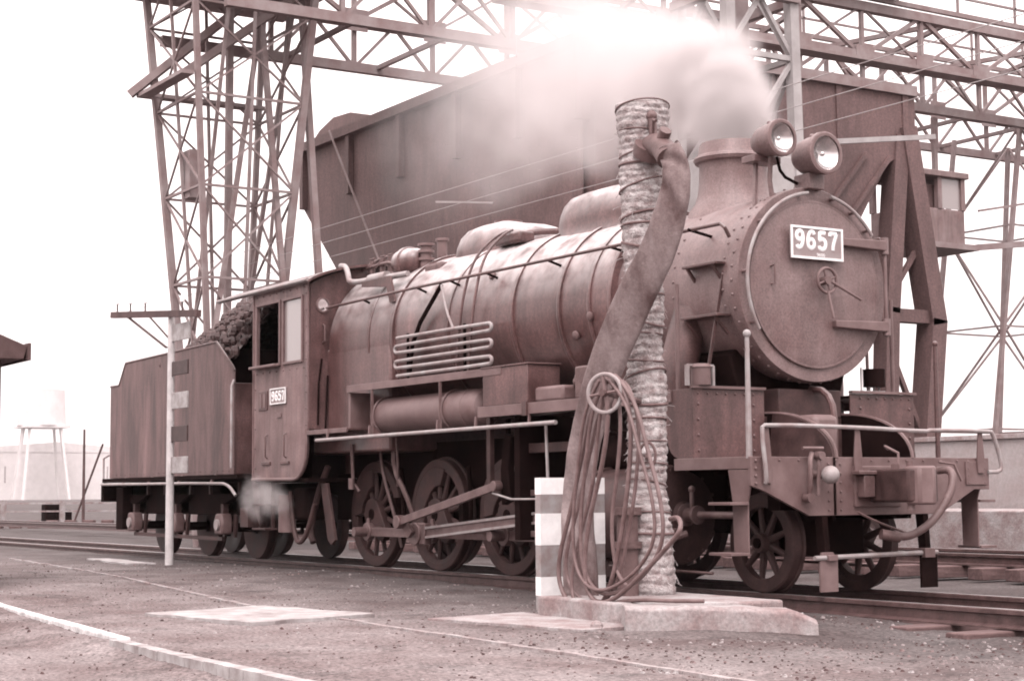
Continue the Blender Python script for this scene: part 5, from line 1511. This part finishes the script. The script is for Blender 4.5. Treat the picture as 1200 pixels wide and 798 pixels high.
# ------------------------------------------------------------------ overhead wires behind the locomotive
for i, (y, z) in enumerate(((4.0, 5.90), (4.15, 5.66), (4.3, 5.40))):
    pts = [(-34 + 4 * k, y, z + .0) for k in range(10)] + [(4 + 3 * k, y, z) for k in range(6)]
    o = MB().tube(pts, .0065, 5).build('overhead_wire', 'wire')
    tag(o, ('top', 'middle', 'lowest')[i] + ' of three thin wires strung along the yard past the hopper', 'wire', 'wires strung along the yard')
sp_ = MB().bar((-6.4, 3.9, 5.72), (-5.4, 4.4, 5.6), .03).build('wire_spreader', 'wire')
tag(sp_, 'small crossbar holding the three wires apart', 'spreader')

# ------------------------------------------------------------------ shed corner, left
SH = thing('yard_shed', 'dark eaves and post of a small shed beside the yard', 'shed', (-.6, -6.2, -.1))
MB().box(-2.6, .36, -8.2, -5.18, -.15, 2.30).build('shed_wall', 'wood', SH)
MB().prism([(-8.5, 2.28), (-5.02, 2.28), (-4.98, 2.42), (-6.7, 3.1), (-8.5, 2.5)], 'x', -2.9, .62).build('shed_roof', 'wood', SH, smooth=False, bevel=.01)
MB().box(-2.9, .66, -4.99, -4.955, 2.27, 2.45).build('fascia', 'wood', SH, bevel=.005)

# ------------------------------------------------------------------ far yard: fence, block row, poles, water tower, sheds
FE = thing('yard_fence', 'low post and rail fence far off beyond the rails', 'fence', (-41, 9, -.24))
fa, fbb = Vector((-45, 3.6, 0)), Vector((-36, 17.5, 0))
for k in range(9):
    p_ = lerp(fa, fbb, k / 8)
    MB().box(p_.x - .08, p_.x + .08, p_.y - .08, p_.y + .08, -.3, .75).build('fence_post', 'concrete', FE)
for z in (.38, .66):
    MB().bar(fa + Vector((0, 0, z)), fbb + Vector((0, 0, z)), .06).build('fence_rail', 'concrete', FE)
first = None
for k in range(22):
    p_ = lerp(fa, fbb, .06 + k / 26) + Vector((.9, -.5, -.24))
    if first is None:
        first = MB().box(-.19, .19, -.17, .17, -.06, .32).build('timber_block', 'sleeper', None, bevel=.02)
        tag(first, 'dark timber block in the row along the foot of the far fence', 'timber block', 'timber blocks along the far fence')
        first.location = p_
        first.rotation_euler = (0, 0, R(57))
    else:
        clone(first, 'timber_block', None, p_, (0, 0, R(57) + random.uniform(-.1, .1)))
o = MB().cyl((-40.2, 9.1, -.3), (-40.2, 9.1, 3.2), .06, .04, n=8).build('yard_pole', 'wood')
tag(o, 'thin upright pole standing beyond the far fence', 'pole')
o = MB().bar((-40.6, 8.8, -.3), (-40.0, 9.7, 2.7), .06).build('leaning_pole', 'wood')
tag(o, 'thin pole leaning over beside the far fence', 'pole')
o = MB().box(-42.4, -41.9, 8.3, 8.9, -.3, .62).box(-42.2, -41.7, 8.7, 9.2, -.3, .42).build('point_machine', 'dark', bevel=.04)
tag(o, 'small dark switch machine standing among the far rails', 'switch machine')
wx, wy = -1000 * .96 + 18.45 + 0, 282
WT = thing('water_tower', 'faint water tower fading in the haze beyond the fence', 'water tower', (wx, wy, -.24))
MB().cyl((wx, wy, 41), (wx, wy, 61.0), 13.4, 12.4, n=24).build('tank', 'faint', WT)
for dx, dy in ((-1.3, -1.0), (-1.0, 1.2), (1.1, -1.2), (1.3, 1.0), (0, -1.3), (.2, 1.3)):
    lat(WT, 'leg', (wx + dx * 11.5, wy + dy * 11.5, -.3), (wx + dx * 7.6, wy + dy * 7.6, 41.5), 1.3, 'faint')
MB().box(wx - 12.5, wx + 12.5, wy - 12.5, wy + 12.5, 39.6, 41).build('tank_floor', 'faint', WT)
def far_shed(x, y, lx, ly, h, label):
    S_ = thing('far_shed', label, 'shed', (x, y, -.24))
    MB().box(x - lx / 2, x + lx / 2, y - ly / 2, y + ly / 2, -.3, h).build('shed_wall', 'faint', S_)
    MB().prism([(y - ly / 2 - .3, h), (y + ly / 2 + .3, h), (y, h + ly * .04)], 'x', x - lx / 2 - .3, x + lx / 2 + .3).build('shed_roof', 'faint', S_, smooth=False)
    for k in range(5):
        yy = y - ly / 2 + ly * (k + .5) / 5
        MB().box(x + lx / 2, x + lx / 2 + .05, yy - .5, yy + .5, h * .35, h * .7).build('window', 'wall', S_)
far_shed(-1000, 300, 60, 150, 27.0, 'hazy low shed at the foot of the faint water tower')
far_shed(-990, 420, 60, 90, 20.0, 'hazy long shed far behind the tender')
far_shed(-420, 800, 80, 160, 27.0, 'hazy shed far beyond the right end of the pale wall')

# ------------------------------------------------------------------ steam
def steam(name, puffs, lo_, hi_, res, dens, nscale, label, cut=.42):
    """vapour as a voxel volume: puffs (centre, radius, strength) torn up by noise, filled by a Volume Cube node"""
    me = bpy.data.meshes.new(name)
    ob = bpy.data.objects.new(name, me)
    col.objects.link(ob)
    m = bpy.data.materials.new(name + '_vapour')
    m.use_nodes = True
    mt = m.node_tree
    mt.nodes.clear()
    out = nd(mt, 'ShaderNodeOutputMaterial')
    pv = nd(mt, 'ShaderNodeVolumePrincipled')
    pv.inputs['Color'].default_value = (.735, .70, .70, 1)
    pv.inputs['Density'].default_value = dens
    pv.inputs['Anisotropy'].default_value = .2
    mt.links.new(pv.outputs[0], out.inputs['Volume'])
    m.cycles.volume_step_rate = 2.0
    t = bpy.data.node_groups.new(name, 'GeometryNodeTree')
    t.interface.new_socket('Geometry', in_out='OUTPUT', socket_type='NodeSocketGeometry')
    go = nd(t, 'NodeGroupOutput')
    vc = nd(t, 'GeometryNodeVolumeCube')
    vc.inputs['Min'].default_value = lo_
    vc.inputs['Max'].default_value = hi_
    for ax, q in zip('XYZ', res):
        vc.inputs['Resolution ' + ax].default_value = q
    sm_ = nd(t, 'GeometryNodeSetMaterial')
    sm_.inputs['Material'].default_value = m
    t.links.new(vc.outputs[0], sm_.inputs[0])
    t.links.new(sm_.outputs[0], go.inputs[0])
    po = nd(t, 'GeometryNodeInputPosition').outputs[0]
    nz = nd(t, 'ShaderNodeTexNoise')
    nz.inputs['Scale'].default_value = nscale * .8
    nz.inputs['Detail'].default_value = 3
    t.links.new(po, nz.inputs['Vector'])
    sub = nd(t, 'ShaderNodeVectorMath', operation='SUBTRACT')
    t.links.new(nz.outputs['Color'], sub.inputs[0])
    sub.inputs[1].default_value = (.5, .5, .5)
    last = None
    for (x, y, z, r, a) in puffs:
        sc = nd(t, 'ShaderNodeVectorMath', operation='SCALE')
        t.links.new(sub.outputs[0], sc.inputs[0])
        sc.inputs['Scale'].default_value = min(.9, r * 1.3)
        ad = nd(t, 'ShaderNodeVectorMath', operation='ADD')
        t.links.new(sc.outputs[0], ad.inputs[0])
        t.links.new(po, ad.inputs[1])
        ds = nd(t, 'ShaderNodeVectorMath', operation='DISTANCE')
        t.links.new(ad.outputs[0], ds.inputs[0])
        ds.inputs[1].default_value = (x, y, z)
        mr = nd(t, 'ShaderNodeMapRange', interpolation_type='SMOOTHSTEP')
        mr.inputs[1].default_value = r
        mr.inputs[2].default_value = r * .60
        mr.inputs[3].default_value = 0
        mr.inputs[4].default_value = a
        t.links.new(ds.outputs['Value'], mr.inputs[0])
        if last is None:
            last = mr.outputs[0]
        else:
            mm = nd(t, 'ShaderNodeMath', operation='MAXIMUM')
            t.links.new(last, mm.inputs[0])
            t.links.new(mr.outputs[0], mm.inputs[1])
            last = mm.outputs[0]
    n2 = nd(t, 'ShaderNodeTexNoise')
    n2.inputs['Scale'].default_value = nscale
    n2.inputs['Detail'].default_value = 6
    n2.inputs['Roughness'].default_value = .62
    t.links.new(po, n2.inputs['Vector'])
    m2 = nd(t, 'ShaderNodeMapRange')
    m2.inputs[1].default_value = cut - .12
    m2.inputs[2].default_value = cut + .20
    m2.inputs[3].default_value = .12
    m2.inputs[4].default_value = 2.0
    t.links.new(n2.outputs[0], m2.inputs[0])
    mu = nd(t, 'ShaderNodeMath', operation='MULTIPLY')
    t.links.new(last, mu.inputs[0])
    t.links.new(m2.outputs[0], mu.inputs[1])
    core = nd(t, 'ShaderNodeMath', operation='SUBTRACT')      # the jet at the outlet is solid vapour, not yet torn up
    t.links.new(last, core.inputs[0])
    core.inputs[1].default_value = .75
    cmax = nd(t, 'ShaderNodeMath', operation='MAXIMUM')
    t.links.new(core.outputs[0], cmax.inputs[0])
    cmax.inputs[1].default_value = 0
    csum = nd(t, 'ShaderNodeMath', operation='ADD')
    t.links.new(mu.outputs[0], csum.inputs[0])
    t.links.new(cmax.outputs[0], csum.inputs[1])
    t.links.new(csum.outputs[0], vc.inputs['Density'])
    md = ob.modifiers.new('vapour', 'NODES')
    md.node_group = t
    stuff(ob)
    tag(ob, label, 'steam')
    return ob
puffs = [(6.08, 0, 4.20, .36, 2.4), (6.04, .0, 4.40, .42, 2.2), (5.88, .1, 4.62, .50, 1.8), (5.45, .2, 4.86, .62, 1.2), (4.8, .35, 5.05, .75, .75), (4.1, .55, 5.3, .85, .50), (3.2, .8, 5.55, .95, .36), (2.2, 1.1, 5.85, 1.05, .26), (1.0, 1.5, 6.2, 1.2, .17), (-.6, 2.0, 6.6, 1.35, .10), (-2.6, 2.6, 6.9, 1.5, .05), (.9, 1.5, 5.4, .9, .11), (2.6, .9, 5.0, .7, .20), (-1.4, 2.1, 5.8, 1.2, .055), (3.9, .6, 4.75, .55, .32), (-4.4, 3.2, 6.4, 1.7, .025)]
steam('chimney_steam', puffs, (-7, -1.2, 4.06), (6.9, 5.4, 8.8), (190, 90, 66), 2.1, 1.9, 'white steam blowing back from the locomotive chimney')
steam('steam_leak', [(-1.75, -1.25, .85, .34, .8), (-1.3, -1.3, .80, .24, 1.0), (-2.1, -1.25, .78, .2, .5)], (-2.5, -1.7, .4), (-.9, -.8, 1.25), (60, 36, 34), 2.2, 6.0, 'wisp of steam leaking out under the cab steps', .5)

# ------------------------------------------------------------------ haze
hz_ = MB().box(-1150, 70, -70, 1150, -1.4, 63).build('haze', M['white'], smooth=False)
hm = bpy.data.materials.new('haze_air')
hm.use_nodes = True
t = hm.node_tree
t.nodes.clear()
out = nd(t, 'ShaderNodeOutputMaterial')
pv = nd(t, 'ShaderNodeVolumePrincipled')
pv.inputs['Color'].default_value = (.97, .93, .94, 1)
pv.inputs['Density'].default_value = .00012
t.links.new(pv.outputs[0], out.inputs['Volume'])
hz_.data.materials.clear()
hz_.data.materials.append(hm)
stuff(hz_)
